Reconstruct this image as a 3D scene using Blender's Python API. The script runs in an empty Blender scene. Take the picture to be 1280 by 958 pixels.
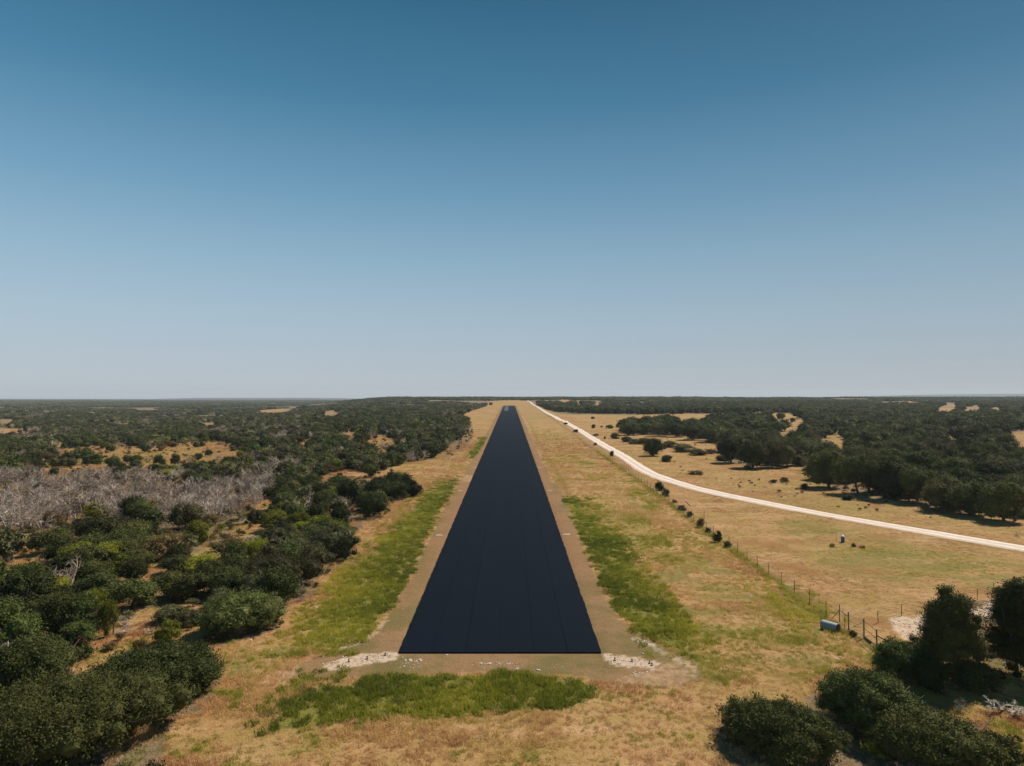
import bpy, math, random
import numpy as np
from mathutils import Vector

SC = bpy.context.scene
COL = SC.collection
R = math.radians
rng = np.random.default_rng(11)
random.seed(5)

# ------------------------------------------------------------------ camera, light, sky
F = 853.3                     # focal length in photograph pixels (1280 wide)
CAM_H = 28.8
HORIZON = 498.0
cam = bpy.data.cameras.new("camera")
cam.sensor_width = 36.0
cam.lens = 36.0 * F / 1280.0
cam.clip_start = 0.5
cam.clip_end = 40000
camo = bpy.data.objects.new("camera", cam)
COL.objects.link(camo)
camo.location = (0, 0, CAM_H)
PITCH = math.atan((HORIZON - 479.0) / F)
camo.rotation_euler = (R(90) + PITCH, 0, 0)
SC.camera = camo

SUN_EL, SUN_AZ = R(49), R(50)      # azimuth clockwise from +Y (the runway's direction)
world = bpy.data.worlds.new("World")
SC.world = world
world.use_nodes = True
wn, wl = world.node_tree.nodes, world.node_tree.links
bg = wn["Background"]
sky = wn.new("ShaderNodeTexSky")
sky.sky_type = 'NISHITA'
sky.sun_disc = False
sky.sun_elevation = SUN_EL
sky.sun_rotation = SUN_AZ
sky.altitude = 300
sky.air_density = 1.0
sky.dust_density = 0.4
sky.ozone_density = 2.2
# a clear dry sky: the physical sky, deepened to the teal of the day, even all round and slightly paler toward the west
def lin(c):
    return tuple((x / 255 / 12.92) if x / 255 <= 0.04045 else ((x / 255 + 0.055) / 1.055) ** 2.4 for x in c)
tc = wn.new("ShaderNodeTexCoord")
sep = wn.new("ShaderNodeSeparateXYZ")
wl.new(tc.outputs["Generated"], sep.inputs[0])
ramp = wn.new("ShaderNodeValToRGB")
wl.new(sep.outputs["Z"], ramp.inputs[0])
SKY_STOPS = [(0.0, (177, 185, 190)), (0.044, (173, 185, 195)), (0.115, (160, 183, 198)), (0.194, (138, 172, 193)), (0.28, (107, 152, 181)), (0.399, (65, 121, 153)), (0.509, (42, 98, 129)), (1.0, (24, 66, 98))]
el = ramp.color_ramp.elements
while len(el) < len(SKY_STOPS):
    el.new(0.5)
for e, (p, c) in zip(el, SKY_STOPS):
    e.position = p
    e.color = (*lin(c), 1)
gain = wn.new("ShaderNodeMath")
gain.operation = 'MULTIPLY_ADD'
wl.new(sep.outputs["X"], gain.inputs[0])
gain.inputs[1].default_value = -0.20 / 0.12
gain.inputs[2].default_value = 1.0 / 0.12
scl = wn.new("ShaderNodeVectorMath")
scl.operation = 'SCALE'
wl.new(ramp.outputs[0], scl.inputs[0])
wl.new(gain.outputs[0], scl.inputs["Scale"])
mul = wn.new("ShaderNodeMix")
mul.data_type = 'RGBA'
mul.inputs[0].default_value = 0.95
wl.new(sky.outputs[0], mul.inputs[6])
wl.new(scl.outputs[0], mul.inputs[7])
wl.new(mul.outputs[2], bg.inputs[0])
bg.inputs[1].default_value = 0.10

sun = bpy.data.lights.new("sun", 'SUN')
sun.energy = 5.0
sun.angle = R(0.55)
sun.color = (1.0, 0.93, 0.82)
suno = bpy.data.objects.new("sun", sun)
COL.objects.link(suno)
sd = Vector((math.sin(SUN_AZ) * math.cos(SUN_EL), math.cos(SUN_AZ) * math.cos(SUN_EL), math.sin(SUN_EL)))
suno.rotation_euler = sd.to_track_quat('Z', 'Y').to_euler()
suno.location = (0, 0, 200)

SC.view_settings.view_transform = 'Standard'
SC.view_settings.look = 'None'
SC.view_settings.exposure = 0.26
SC.view_settings.gamma = 1.0
SC.render.engine = 'CYCLES'
SC.cycles.max_bounces = 6
SC.cycles.diffuse_bounces = 2
SC.cycles.transparent_max_bounces = 4
SC.cycles.volume_bounces = 0

# ------------------------------------------------------------------ helpers
def hash2(ix, iy, seed):
    h = (ix.astype(np.int64) * 374761393 + iy.astype(np.int64) * 668265263 + seed * 1442695041) & 0xFFFFFFFF
    h = ((h ^ (h >> 13)) * 1274126177) & 0xFFFFFFFF
    h = (h ^ (h >> 16)) & 0xFFFFFFFF
    return h / 4294967295.0

def vnoise(x, y, scale, seed=0):
    x = np.asarray(x, float) / scale
    y = np.asarray(y, float) / scale
    ix, iy = np.floor(x), np.floor(y)
    fx, fy = x - ix, y - iy
    fx, fy = fx * fx * (3 - 2 * fx), fy * fy * (3 - 2 * fy)
    a, b = hash2(ix, iy, seed), hash2(ix + 1, iy, seed)
    c, d = hash2(ix, iy + 1, seed), hash2(ix + 1, iy + 1, seed)
    return (a + (b - a) * fx) * (1 - fy) + (c + (d - c) * fx) * fy

def fbm(x, y, scale, seed=0, n=3):
    s, t, w = 0, 0, 1.0
    for i in range(n):
        s = s + w * vnoise(x, y, scale / (2.1 ** i), seed + 17 * i)
        t += w
        w *= 0.5
    return s / t

def sstep(a, b, x):
    t = np.clip((np.asarray(x, float) - a) / (b - a), 0, 1)
    return t * t * (3 - 2 * t)

# ------------------------------------------------------------------ the lie of the land
RIDGE_Y = [-400, 0, 50, 78, 216, 477, 737, 1382, 1800, 2350, 3200, 5000, 8000, 13500]
RIDGE_Z = [-6, -2.0, -0.8, 0, 1.9, 4.6, 7.5, 13.6, 21.6, 28.5, 27, 20, 14, 14]
LOW_Y = [-400, 0, 100, 300, 800, 1500, 3000, 6000, 9000, 13500]
LOW_Z = [-6, -2.5, -1.6, -2.6, -3.5, -2.0, 3.0, 7.0, 9.0, 16.0]
RW_W = 23.0
RW_Y0, RW_Y1 = 77.9, 1382.0
def rw_c(y):
    return -1.37 - 0.0032 * (np.asarray(y, float) - 77.9)

def zt(x, y):
    x = np.asarray(x, float)
    y = np.asarray(y, float)
    # softened profile
    rz = sum(np.interp(y * k, RIDGE_Y, RIDGE_Z) for k in (0.97, 1.0, 1.03)) / 3
    lz = np.interp(y, LOW_Y, LOW_Z)
    xc = -150 - 0.18 * np.maximum(y, 0)
    wd = 90 + 0.04 * np.maximum(y, 0)
    t = sstep(-1, 1, (x - xc) / wd)
    z = lz + (rz - lz) * t
    d = np.hypot(x, y)
    away = sstep(14, 60, np.abs(x - rw_c(y)))
    amp = away * (0.25 + 3.2 * sstep(250, 2200, d))
    z = z + amp * (fbm(x, y, 160, 3, 2) - 0.5) * 2
    z = z + 9 * sstep(2200, 5000, d) * (fbm(x, y, 1500, 9, 2) - 0.5)
    # small rises which hide short lengths of the gravel road
    z = z + 1.1 * np.exp(-((x - 50) / 22) ** 2 - ((y - 660) / 22) ** 2)
    # a shallow drain along the runway's far-side verge
    z = z - 0.25 * np.exp(-((x - (rw_c(y) + 17.6)) / 1.0) ** 2) * sstep(150, 190, y) * (1 - sstep(600, 900, y))
    # far blue ridges
    z = z + 86 * np.exp(-((y - 11500) / 900) ** 2) * sstep(4200, 7500, x) * (0.8 + 0.4 * fbm(x, y, 2500, 21, 2))
    z = z + 20 * np.exp(-((y - 11500) / 900) ** 2) * sstep(-2000, -3500, x) * (1 - sstep(5200, 6000, -x))
    return z

def px_of(x, y, z):
    """survey coordinates in which the site was measured (bearing and depression from the mast point)"""
    cp, sp = math.cos(PITCH), math.sin(PITCH)
    dz = z - CAM_H
    fw = y * cp + dz * sp
    up = -y * sp + dz * cp
    fw = np.where(fw < 1, 1, fw)
    return 640 + F * x / fw, 479 - F * up / fw

YS = np.geomspace(35, 9000, 1500)
def P(px, py):
    """the ground point seen at a photograph pixel"""
    cp, sp = math.cos(PITCH), math.sin(PITCH)
    xc, yc = (px - 640) / F, (479 - py) / F
    dy, dz = cp - yc * sp, sp + yc * cp
    u, v = xc / dy, dz / dy
    g = zt(u * YS, YS) - (CAM_H + v * YS)
    k = np.argmax(g > 0)
    if g[k] <= 0:
        k = len(YS) - 1
    a, b = YS[max(k - 1, 0)], YS[k]
    for _ in range(25):
        m = (a + b) / 2
        if float(zt(u * m, m)) > CAM_H + v * m:
            b = m
        else:
            a = m
    return np.array([u * b, b, float(zt(u * b, b))])

def inpoly(px, py, poly):
    px, py = np.asarray(px, float), np.asarray(py, float)
    n = len(poly)
    ins = np.zeros(px.shape, bool)
    j = n - 1
    for i in range(n):
        xi, yi = poly[i]
        xj, yj = poly[j]
        if yi != yj:
            c = ((yi > py) != (yj > py)) & (px < (xj - xi) * (py - yi) / (yj - yi) + xi)
            ins ^= c
        j = i
    return ins

def inany(px, py, polys):
    r = np.zeros(np.shape(px), bool)
    for p in polys:
        r |= inpoly(px, py, p)
    return r

def mesh_np(name, v, faces, mats=(), midx=None, smooth=False):
    """faces: (n,3) or (n,4) int array"""
    me = bpy.data.meshes.new(name)
    v = np.asarray(v, np.float32)
    faces = np.asarray(faces, np.int32)
    n, k = faces.shape
    me.vertices.add(len(v))
    me.vertices.foreach_set("co", v.ravel())
    me.loops.add(n * k)
    me.loops.foreach_set("vertex_index", faces.ravel())
    me.polygons.add(n)
    me.polygons.foreach_set("loop_start", np.arange(0, n * k, k, dtype=np.int32))
    me.polygons.foreach_set("loop_total", np.full(n, k, np.int32))
    if midx is not None:
        me.polygons.foreach_set("material_index", np.asarray(midx, np.int32))
    me.polygons.foreach_set("use_smooth", np.full(n, smooth, bool))
    for m in mats:
        me.materials.append(m)
    me.update(calc_edges=True)
    return me

def mesh_py(name, v, faces, mats=(), midx=None, smooth=False):
    me = bpy.data.meshes.new(name)
    me.from_pydata([tuple(map(float, p)) for p in v], [], faces)
    for m in mats:
        me.materials.append(m)
    if midx is not None:
        for p, i in zip(me.polygons, midx):
            p.material_index = i
    if smooth:
        for p in me.polygons:
            p.use_smooth = True
    me.update()
    return me

def link(name, me, parent=None, loc=None, rz=0.0, scale=None):
    o = bpy.data.objects.new(name, me)
    COL.objects.link(o)
    if parent is not None:
        o.parent = parent
    if loc is not None:
        o.location = tuple(map(float, loc))
    if rz:
        o.rotation_euler = (0, 0, rz)
    if scale is not None:
        o.scale = tuple(map(float, scale))
    return o

def tag(o, label, cat=None, group=None, kind=None):
    if label:
        o["label"] = label
    if cat:
        o["category"] = cat
    if group:
        o["group"] = group
    if kind:
        o["kind"] = kind
    return o

class MB:
    """collects shapes into one mesh"""
    def __init__(s):
        s.v, s.f, s.m = [], [], []
    def add(s, v, f, m=0):
        b = len(s.v)
        s.v += [tuple(map(float, p)) for p in v]
        s.f += [tuple(i + b for i in q) for q in f]
        s.m += [m] * len(f)
    def tube(s, pts, rads, n=6, m=0, cap=True):
        pts = [Vector(p) for p in pts]
        rings = []
        for i, p in enumerate(pts):
            d = (pts[min(i + 1, len(pts) - 1)] - pts[max(i - 1, 0)])
            if d.length < 1e-9:
                d = Vector((0, 0, 1))
            d.normalize()
            a = d.cross(Vector((0.13, 0.97, 0.2)) if abs(d.y) < 0.9 else Vector((1, 0, 0))).normalized()
            b = d.cross(a)
            rings.append([p + (a * math.cos(2 * math.pi * k / n) + b * math.sin(2 * math.pi * k / n)) * rads[i] for k in range(n)])
        v = [q for r in rings for q in r]
        f = []
        for i in range(len(pts) - 1):
            for k in range(n):
                k2 = (k + 1) % n
                f.append((i * n + k, i * n + k2, (i + 1) * n + k2, (i + 1) * n + k))
        if cap:
            f.append(tuple(reversed(range(n))))
            f.append(tuple(range((len(pts) - 1) * n, len(pts) * n)))
        s.add(v, f, m)
    def box(s, c, d, rz=0.0, m=0):
        x, y, z = d[0] / 2, d[1] / 2, d[2] / 2
        cs, sn = math.cos(rz), math.sin(rz)
        v = []
        for sx, sy, sz in ((-1, -1, -1), (1, -1, -1), (1, 1, -1), (-1, 1, -1), (-1, -1, 1), (1, -1, 1), (1, 1, 1), (-1, 1, 1)):
            a, b = sx * x, sy * y
            v.append((c[0] + a * cs - b * sn, c[1] + a * sn + b * cs, c[2] + sz * z))
        s.add(v, [(3, 2, 1, 0), (4, 5, 6, 7), (0, 1, 5, 4), (1, 2, 6, 5), (2, 3, 7, 6), (3, 0, 4, 7)], m)
    def mesh(s, name, mats=(), smooth=False):
        return mesh_py(name, s.v, s.f, mats, s.m, smooth)

# ------------------------------------------------------------------ materials
def newmat(name):
    m = bpy.data.materials.new(name)
    m.use_nodes = True
    nt = m.node_tree
    return m, nt.nodes, nt.links, nt.nodes["Principled BSDF"]

def nmix(n, l, fac, a, b, blend='MIX'):
    x = n.new("ShaderNodeMix")
    x.data_type = 'RGBA'
    x.blend_type = blend
    for sock, val in ((0, fac), (6, a), (7, b)):
        if isinstance(val, bpy.types.NodeSocket):
            l.new(val, x.inputs[sock])
        elif sock == 0:
            x.inputs[0].default_value = val
        else:
            x.inputs[sock].default_value = (*val, 1)
    return x.outputs[2]

def nmath(n, l, op, a, b=0.0, clamp=False):
    x = n.new("ShaderNodeMath")
    x.operation = op
    x.use_clamp = clamp
    for i, val in ((0, a), (1, b)):
        if isinstance(val, bpy.types.NodeSocket):
            l.new(val, x.inputs[i])
        else:
            x.inputs[i].default_value = val
    return x.outputs[0]

def nramp(n, l, src, a, b):
    x = n.new("ShaderNodeMapRange")
    x.interpolation_type = 'SMOOTHSTEP'
    l.new(src, x.inputs[0])
    x.inputs[1].default_value = a
    x.inputs[2].default_value = b
    return x.outputs[0]

def nnoise(n, l, vec, scale, detail=4, rough=0.55, sx=None):
    x = n.new("ShaderNodeTexNoise")
    x.inputs["Scale"].default_value = scale
    x.inputs["Detail"].default_value = detail
    x.inputs["Roughness"].default_value = rough
    if sx is not None:
        mp = n.new("ShaderNodeMapping")
        mp.inputs["Scale"].default_value = sx
        l.new(vec, mp.inputs[0])
        vec = mp.outputs[0]
    l.new(vec, x.inputs["Vector"])
    return x.outputs["Fac"]

def nattr(n, name, typ='GEOMETRY'):
    a = n.new("ShaderNodeAttribute")
    a.attribute_name = name
    a.attribute_type = typ
    return a.outputs["Fac"]

def plain(name, col, rough=0.8, metal=0.0, var=0.25, scale=6.0, bump=0.0):
    m, n, l, b = newmat(name)
    t = n.new("ShaderNodeTexCoord")
    f = nnoise(n, l, t.outputs["Object"], scale, 5)
    c = nmix(n, l, f, tuple(x * (1 - var) for x in col), tuple(min(1, x * (1 + var)) for x in col))
    l.new(c, b.inputs["Base Color"])
    b.inputs["Roughness"].default_value = rough
    b.inputs["Metallic"].default_value = metal
    b.inputs["Specular IOR Level"].default_value = 0.3
    if bump:
        bp = n.new("ShaderNodeBump")
        bp.inputs["Strength"].default_value = bump
        bp.inputs["Distance"].default_value = 0.05
        l.new(f, bp.inputs["Height"])
        l.new(bp.outputs[0], b.inputs["Normal"])
    return m

def leafmat(name, dark, light, other, trans=0.22, rough=0.5, src='random'):
    m, n, l, b = newmat(name)
    g = n.new("ShaderNodeNewGeometry")
    oi = n.new("ShaderNodeObjectInfo")
    c = nmix(n, l, g.outputs["Random Per Island"], dark, light)
    f2 = nmath(n, l, 'MULTIPLY', oi.outputs["Random"], 0.75)
    c = nmix(n, l, f2, c, other)
    hs = n.new("ShaderNodeHueSaturation")
    v = nmath(n, l, 'ADD', nmath(n, l, 'MULTIPLY', nmath(n, l, 'FRACT', nmath(n, l, 'MULTIPLY', oi.outputs["Random"], 13.7)), 1.15), 0.50)
    l.new(v, hs.inputs["Value"])
    l.new(c, hs.inputs["Color"])
    c = hs.outputs[0]
    l.new(c, b.inputs["Base Color"])
    b.inputs["Roughness"].default_value = 0.75
    b.inputs["Specular IOR Level"].default_value = 0.08
    tr = n.new("ShaderNodeBsdfTranslucent")
    l.new(c, tr.inputs[0])
    mx = n.new("ShaderNodeMixShader")
    mx.inputs[0].default_value = trans
    l.new(b.outputs[0], mx.inputs[1])
    l.new(tr.outputs[0], mx.inputs[2])
    l.new(mx.outputs[0], n["Material Output"].inputs[0])
    return m

M_OAK = leafmat("oak_leaf", (0.024, 0.036, 0.010), (0.124, 0.138, 0.038), (0.080, 0.074, 0.020), 0.12)
M_JUN = leafmat("cedar_leaf", (0.024, 0.038, 0.010), (0.098, 0.112, 0.028), (0.046, 0.060, 0.014), 0.10)
M_OLIVE = leafmat("olive_leaf", (0.052, 0.055, 0.022), (0.145, 0.142, 0.062), (0.108, 0.090, 0.032), 0.14)
M_YEL = leafmat("yellow_green_leaf", (0.110, 0.135, 0.014), (0.270, 0.285, 0.034), (0.200, 0.180, 0.026), 0.35)
M_BROWN = leafmat("brown_leaf", (0.075, 0.050, 0.018), (0.180, 0.120, 0.048), (0.120, 0.075, 0.028))
M_DRYBUSH = leafmat("straw_leaf", (0.32, 0.21, 0.09), (0.56, 0.40, 0.19), (0.42, 0.28, 0.12), 0.45)
M_BARK = plain("bark", (0.10, 0.085, 0.07), 0.9, 0, 0.4, 9)
M_DEAD = leafmat("dead_wood", (0.20, 0.15, 0.115), (0.46, 0.365, 0.285), (0.36, 0.285, 0.22), 0.0)
M_PALE = plain("bleached_wood", (0.50, 0.42, 0.345), 0.85, 0, 0.2, 3)
M_POST = plain("rusty_post", (0.075, 0.055, 0.045), 0.8, 0, 0.4, 12)
M_STEELPOST = plain("weathered_post", (0.17, 0.15, 0.13), 0.7, 0, 0.3, 8)
M_WIRE = plain("fence_wire", (0.20, 0.17, 0.15), 0.6, 0.3, 0.2, 5)
M_GALV = plain("galvanised_steel", (0.24, 0.265, 0.29), 0.68, 0.25, 0.2, 3, 0.1)
M_STONE = plain("limestone", (0.62, 0.55, 0.47), 0.9, 0, 0.2, 7, 0.3)
M_BLACK = plain("black_plastic", (0.012, 0.012, 0.014), 0.6, 0, 0.2, 5)
M_BLUE = plain("blue_paint", (0.06, 0.12, 0.25), 0.5, 0, 0.2, 5)
M_WHITE = plain("white_paint", (0.80, 0.79, 0.76), 0.5, 0, 0.06, 5)
M_SHED = plain("rusty_sheet", (0.14, 0.05, 0.03), 0.8, 0, 0.35, 2)

# ------------------------------------------------------------------ survey outlines (photograph pixels, thrown onto the ground)
APRON = [(575, 604), (562, 632), (546, 664), (514, 720), (483, 776), (468, 793), (440, 806), (400, 820), (362, 836), (346, 850), (420, 846), (520, 843),
         (640, 840), (720, 846), (790, 858), (850, 858), (880, 846), (868, 832), (850, 819), (806, 799), (772, 771), (748, 728), (730, 690), (712, 640), (700, 604)]
GREENS = [
    [(578, 595), (566, 612), (549, 640), (533, 670), (512, 718), (480, 773), (465, 791), (432, 806), (392, 813), (384, 797), (402, 764), (422, 730), (450, 704), (466, 688), (498, 655), (532, 621), (558, 602)],
    [(585, 573), (592, 562), (602, 548), (607, 545), (604, 556), (595, 568), (588, 574)],
    [(703, 622), (715, 640), (733, 688), (751, 728), (775, 769), (808, 796), (850, 815), (862, 802), (848, 777), (830, 752), (800, 715), (770, 675), (745, 650), (718, 622)],
    [(345, 905), (350, 880), (400, 857), (470, 846), (560, 844), (650, 845), (735, 857), (742, 870), (700, 885), (620, 892), (540, 900), (450, 902)],
    [(970, 722), (1008, 752), (1040, 770), (1022, 778), (1020, 795), (1000, 780), (980, 750)],
]
WEAKGREEN = [
    [(790, 700), (860, 690), (960, 735), (1000, 790), (1060, 830), (1000, 856), (900, 850), (860, 800), (820, 740)], [(740, 640), (800, 640), (850, 690), (800, 690), (760, 670)],
    [(868, 790), (950, 785), (1010, 800), (1060, 830), (1010, 850), (930, 850), (880, 830)],
    [(722, 578), (738, 576), (745, 583), (735, 588), (722, 585)],
    [(860, 800), (900, 810), (905, 850), (870, 848)],
    [(330, 800), (390, 790), (390, 815), (340, 840), (310, 850)],
    [(1010, 690), (1080, 670), (1180, 690), (1280, 710), (1290, 745), (1180, 740), (1090, 735), (1030, 715)],
    [(960, 655), (1020, 650), (1060, 665), (1000, 675)],
    [(790, 610), (830, 620), (820, 640), (780, 630)],
    [(200, 800), (250, 795), (240, 825), (180, 815), (130, 830), (110, 825), (130, 805)],
]
PALES = [
    [(484, 770), (487, 771), (471, 792), (456, 803), (430, 812), (400, 822), (399, 819), (428, 809), (452, 800), (467, 790)],
    [(788, 796), (805, 799), (826, 811), (852, 825), (872, 836), (868, 838), (848, 828), (822, 814), (803, 802)],
    [(405, 831), (440, 820), (470, 815), (498, 814), (497, 824), (455, 832), (412, 839)],
    [(752, 817), (790, 821), (826, 829), (818, 837), (775, 833), (758, 826)],
    [(1112, 774), (1126, 770), (1142, 773), (1165, 764), (1215, 761), (1262, 747), (1300, 740), (1300, 757), (1240, 770), (1225, 777), (1165, 792), (1130, 801), (1118, 786)],
    [(785, 797), (806, 800), (822, 808), (812, 807)],
]
BARE = [[(820, 835), (850, 822), (876, 838), (860, 856), (800, 860), (770, 852), (800, 845)], [(345, 840), (372, 828), (372, 850), (350, 858), (330, 850)],
        [(560, 600), (600, 604), (592, 596), (575, 592)]]
# woodland outlines
W_LEFT = [(-260, 498.6), (420, 498.5), (440, 497.5), (600, 497), (612, 502), (606, 509), (590, 514), (578, 519), (587, 532), (592, 545), (582, 560), (562, 572), (532, 576), (505, 580), (462, 592), (440, 598),
          (400, 592), (408, 604), (440, 594), (470, 598), (500, 603), (523, 613), (516, 622), (484, 632), (484, 648), (455, 652), (448, 664), (430, 668), (440, 685), (455, 698), (436, 706),
          (398, 722), (400, 742), (356, 762), (352, 785), (300, 800), (252, 800), (240, 812), (280, 850), (268, 880), (210, 905), (205, 958), (190, 1100), (-500, 1100)]
W_DEAD = [(-260, 600), (0, 597), (60, 594), (130, 590), (200, 600), (240, 610), (300, 602), (346, 600), (338, 628), (300, 640), (275, 655), (240, 664), (170, 655), (110, 650), (60, 664), (0, 664), (-260, 680)]
W_DEAD_CORE = [(-60, 606), (60, 602), (200, 606), (240, 616), (300, 610), (325, 612), (322, 626), (296, 638), (272, 654), (240, 662), (170, 652), (110, 648), (60, 660), (-60, 662)]
HOLES_L = [
    [(45, 578), (75, 566), (100, 556), (180, 559), (230, 555), (262, 551), (300, 558), (308, 566), (285, 574), (240, 578), (180, 584), (120, 588), (60, 592), (40, 586)],
    [(88, 850), (92, 826), (104, 806), (122, 788), (150, 772), (186, 762), (250, 748), (276, 750), (256, 800), (240, 812), (182, 812), (140, 830), (100, 864), (40, 890), (-30, 906), (-30, 888), (40, 882)],
    [(165, 722), (185, 704), (205, 705), (195, 726), (178, 735)],
    [(232, 698), (262, 682), (270, 690), (240, 702)],
    [(286, 668), (300, 655), (328, 650), (330, 662), (300, 676)],
    [(330, 620), (342, 612), (350, 616), (336, 640), (322, 652), (312, 648)],
    [(402, 517), (412, 514), (421, 514), (424, 517), (412, 519)], [(434, 516), (446, 515), (450, 516), (440, 518)],
    [(-20, 536), (24, 535), (38, 538), (36, 541), (-20, 541)],
    [(425, 541), (440, 537), (450, 540), (432, 545)], [(455, 552), (470, 544), (492, 547), (486, 556), (462, 558)],
    [(512, 501), (526, 501), (524, 505), (514, 505)], [(108, 515), (120, 512), (118, 517)], [(0, 524), (16, 524), (14, 530), (0, 530)],
    [(410, 600), (424, 586), (450, 590), (478, 586), (500, 590), (470, 600), (446, 600), (424, 604)],
    [(-10, 690), (20, 684), (45, 672), (40, 690), (10, 702)], [(25, 695), (45, 690), (48, 700), (25, 706)],
    [(318, 513), (360, 511), (362, 515), (320, 516)], [(85, 553), (60, 553), (70, 565)], [(370, 553), (380, 546), (388, 552), (376, 558)],
    [(240, 530), (262, 528), (282, 529), (262, 532)],
]
W_RIGHT = [
    [(663, 504), (700, 518), (722, 518.5), (800, 518.5), (860, 517.5), (905, 517), (955, 518), (960, 528), (990, 546), (1002, 548), (1040, 560), (1150, 560), (1240, 548), (1560, 548), (1560, 497.5), (660, 497.5)],
    [(776, 541), (800, 544), (850, 545), (890, 552), (930, 551), (972, 545), (985, 536), (965, 527), (912, 524), (850, 530), (800, 531), (776, 536)],
    [(898, 574), (920, 580), (960, 585), (1000, 583), (1012, 598), (1035, 611), (1060, 617), (1100, 625), (1148, 629), (1165, 640), (1210, 645), (1560, 660), (1560, 545), (1240, 548), (1200, 556), (1160, 545), (1100, 548), (1045, 556), (1000, 560), (960, 560), (910, 556), (896, 565)],
]
HOLES_R = [
    [(952, 516.5), (1000, 517), (1003, 528), (985, 546), (968, 531)], [(1030, 543), (1046, 543), (1080, 562), (1062, 568), (1034, 554)],
    [(1158, 514), (1178, 510), (1195, 510), (1192, 514), (1176, 515)], [(1203, 510), (1224, 507), (1226, 511), (1212, 515), (1204, 514)], [(1230, 510), (1250, 508), (1252, 511), (1232, 513)], [(1262, 510), (1278, 509), (1280, 513), (1262, 513)], [(1258, 541), (1300, 539), (1300, 566), (1276, 560)],
    [(1110, 532), (1122, 530), (1126, 536), (1112, 537)], [(1185, 542), (1204, 542), (1204, 551), (1190, 550)], [(1210, 566), (1236, 569), (1234, 574), (1214, 572)],
    [(700, 500), (711, 498.5), (709, 504), (702, 503)], [(721, 504), (728, 504), (728, 507), (721, 507)], [(742, 504), (751, 504.5), (750, 508), (740, 507)], [(782, 504), (788, 503.5), (787, 508), (782, 508)],
    [(800, 504), (804, 504), (803, 509), (801, 509)], [(1093, 502.5), (1150, 501.5), (1147, 504.5), (1095, 505)], [(1180, 506), (1200, 505), (1196, 509), (1180, 509)],
    [(855, 517.3), (884, 517.3), (878, 523), (850, 524)], [(1002, 596), (1012, 590), (1018, 596), (1026, 597), (1020, 600), (1003, 600)],
]
W_FRONT = [(905, 900), (940, 890), (1000, 890), (1040, 848), (1100, 842), (1130, 860), (1215, 900), (1290, 945), (1500, 1100), (880, 1100)]
W_GATE = [(1094, 806), (1150, 800), (1160, 750), (1228, 750), (1300, 725), (1500, 720), (1500, 870), (1240, 862), (1100, 850)]

# ------------------------------------------------------------------ ground sheet
def graded(lo_fine, hi_fine, step, grow, lo, hi):
    a = list(np.arange(lo_fine, hi_fine, step))
    s, p = step, a[-1]
    while p < hi:
        s *= grow
        p += s
        a.append(p)
    s, p = step, a[0]
    b = []
    while p > lo:
        s *= grow
        p -= s
        b.append(p)
    return np.array(b[::-1] + a)

gx = graded(-62, 64, 0.5, 1.048, -13000, 13000)
gy = graded(42, 172, 0.5, 1.026, -320, 13500)
GX, GY = np.meshgrid(gx, gy)
GZ = zt(GX, GY)
wob = lambda s, k: (fbm(GX, GY, s, k, 3) - 0.5)
PX, PY = px_of(GX + 2.2 * wob(3.5, 31) + 1.2 * wob(1.2, 5), GY + 3.0 * wob(3.5, 32) + 1.5 * wob(1.2, 6), GZ)
front = GY > 5
near = front & (PY > 540)
a_green = (inany(PX, PY, GREENS) & front) * 0.9
PXw, PYw = px_of(GX + 9 * wob(14, 41) + 3 * wob(4, 51), GY + 14 * wob(14, 42) + 5 * wob(4, 52), GZ)
a_weak = inany(PXw, PYw, WEAKGREEN) & near
PXs, PYs = px_of(GX + 0.7 * wob(1.5, 5), GY + 0.9 * wob(1.5, 6), GZ)
a_mown = inpoly(PXs, PYs, APRON) & near
off = GX - rw_c(GY)
a_mown |= (np.abs(off + 0.2) < RW_W / 2 + 3.2) & (GY > 110) & (GY < RW_Y1 + 6)
a_pale = np.maximum((inany(PXs, PYs, PALES[2:]) & near) * 1.0, (inany(PXs, PYs, PALES[:2]) & near) * .45)
a_bare = inany(PX, PY, BARE) & near
holes = inany(PX, PY, HOLES_L + HOLES_R)
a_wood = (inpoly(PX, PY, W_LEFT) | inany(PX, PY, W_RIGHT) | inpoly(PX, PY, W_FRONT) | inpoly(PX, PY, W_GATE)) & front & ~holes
GD = np.hypot(GX, GY)
a_can = sstep(3200, 5200, GD)
a_red = np.exp(-((off - 17.4) / 1.1) ** 2) * sstep(165, 185, GY) * (1 - sstep(420, 520, GY)) * (0.5 + 0.8 * vnoise(GX, GY, 9, 4))
a_red = np.clip(a_red + 0.6 * inpoly(PX, PY, HOLES_L[0]) * sstep(.4, .6, fbm(GX, GY, 18, 83, 2)) + 0.9 * inpoly(PX, PY, [(1090, 855), (1150, 850), (1215, 880), (1280, 900), (1290, 945), (1215, 905), (1130, 875)]), 0, 1)

def gridmesh(name, X, Y, Z, mats, smooth=True):
    ny, nx = X.shape
    v = np.stack([X, Y, Z], -1).reshape(-1, 3)
    i = np.arange(ny * nx).reshape(ny, nx)
    f = np.stack([i[:-1, :-1], i[:-1, 1:], i[1:, 1:], i[1:, :-1]], -1).reshape(-1, 4)
    return mesh_np(name, v, f, mats, None, smooth)

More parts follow.
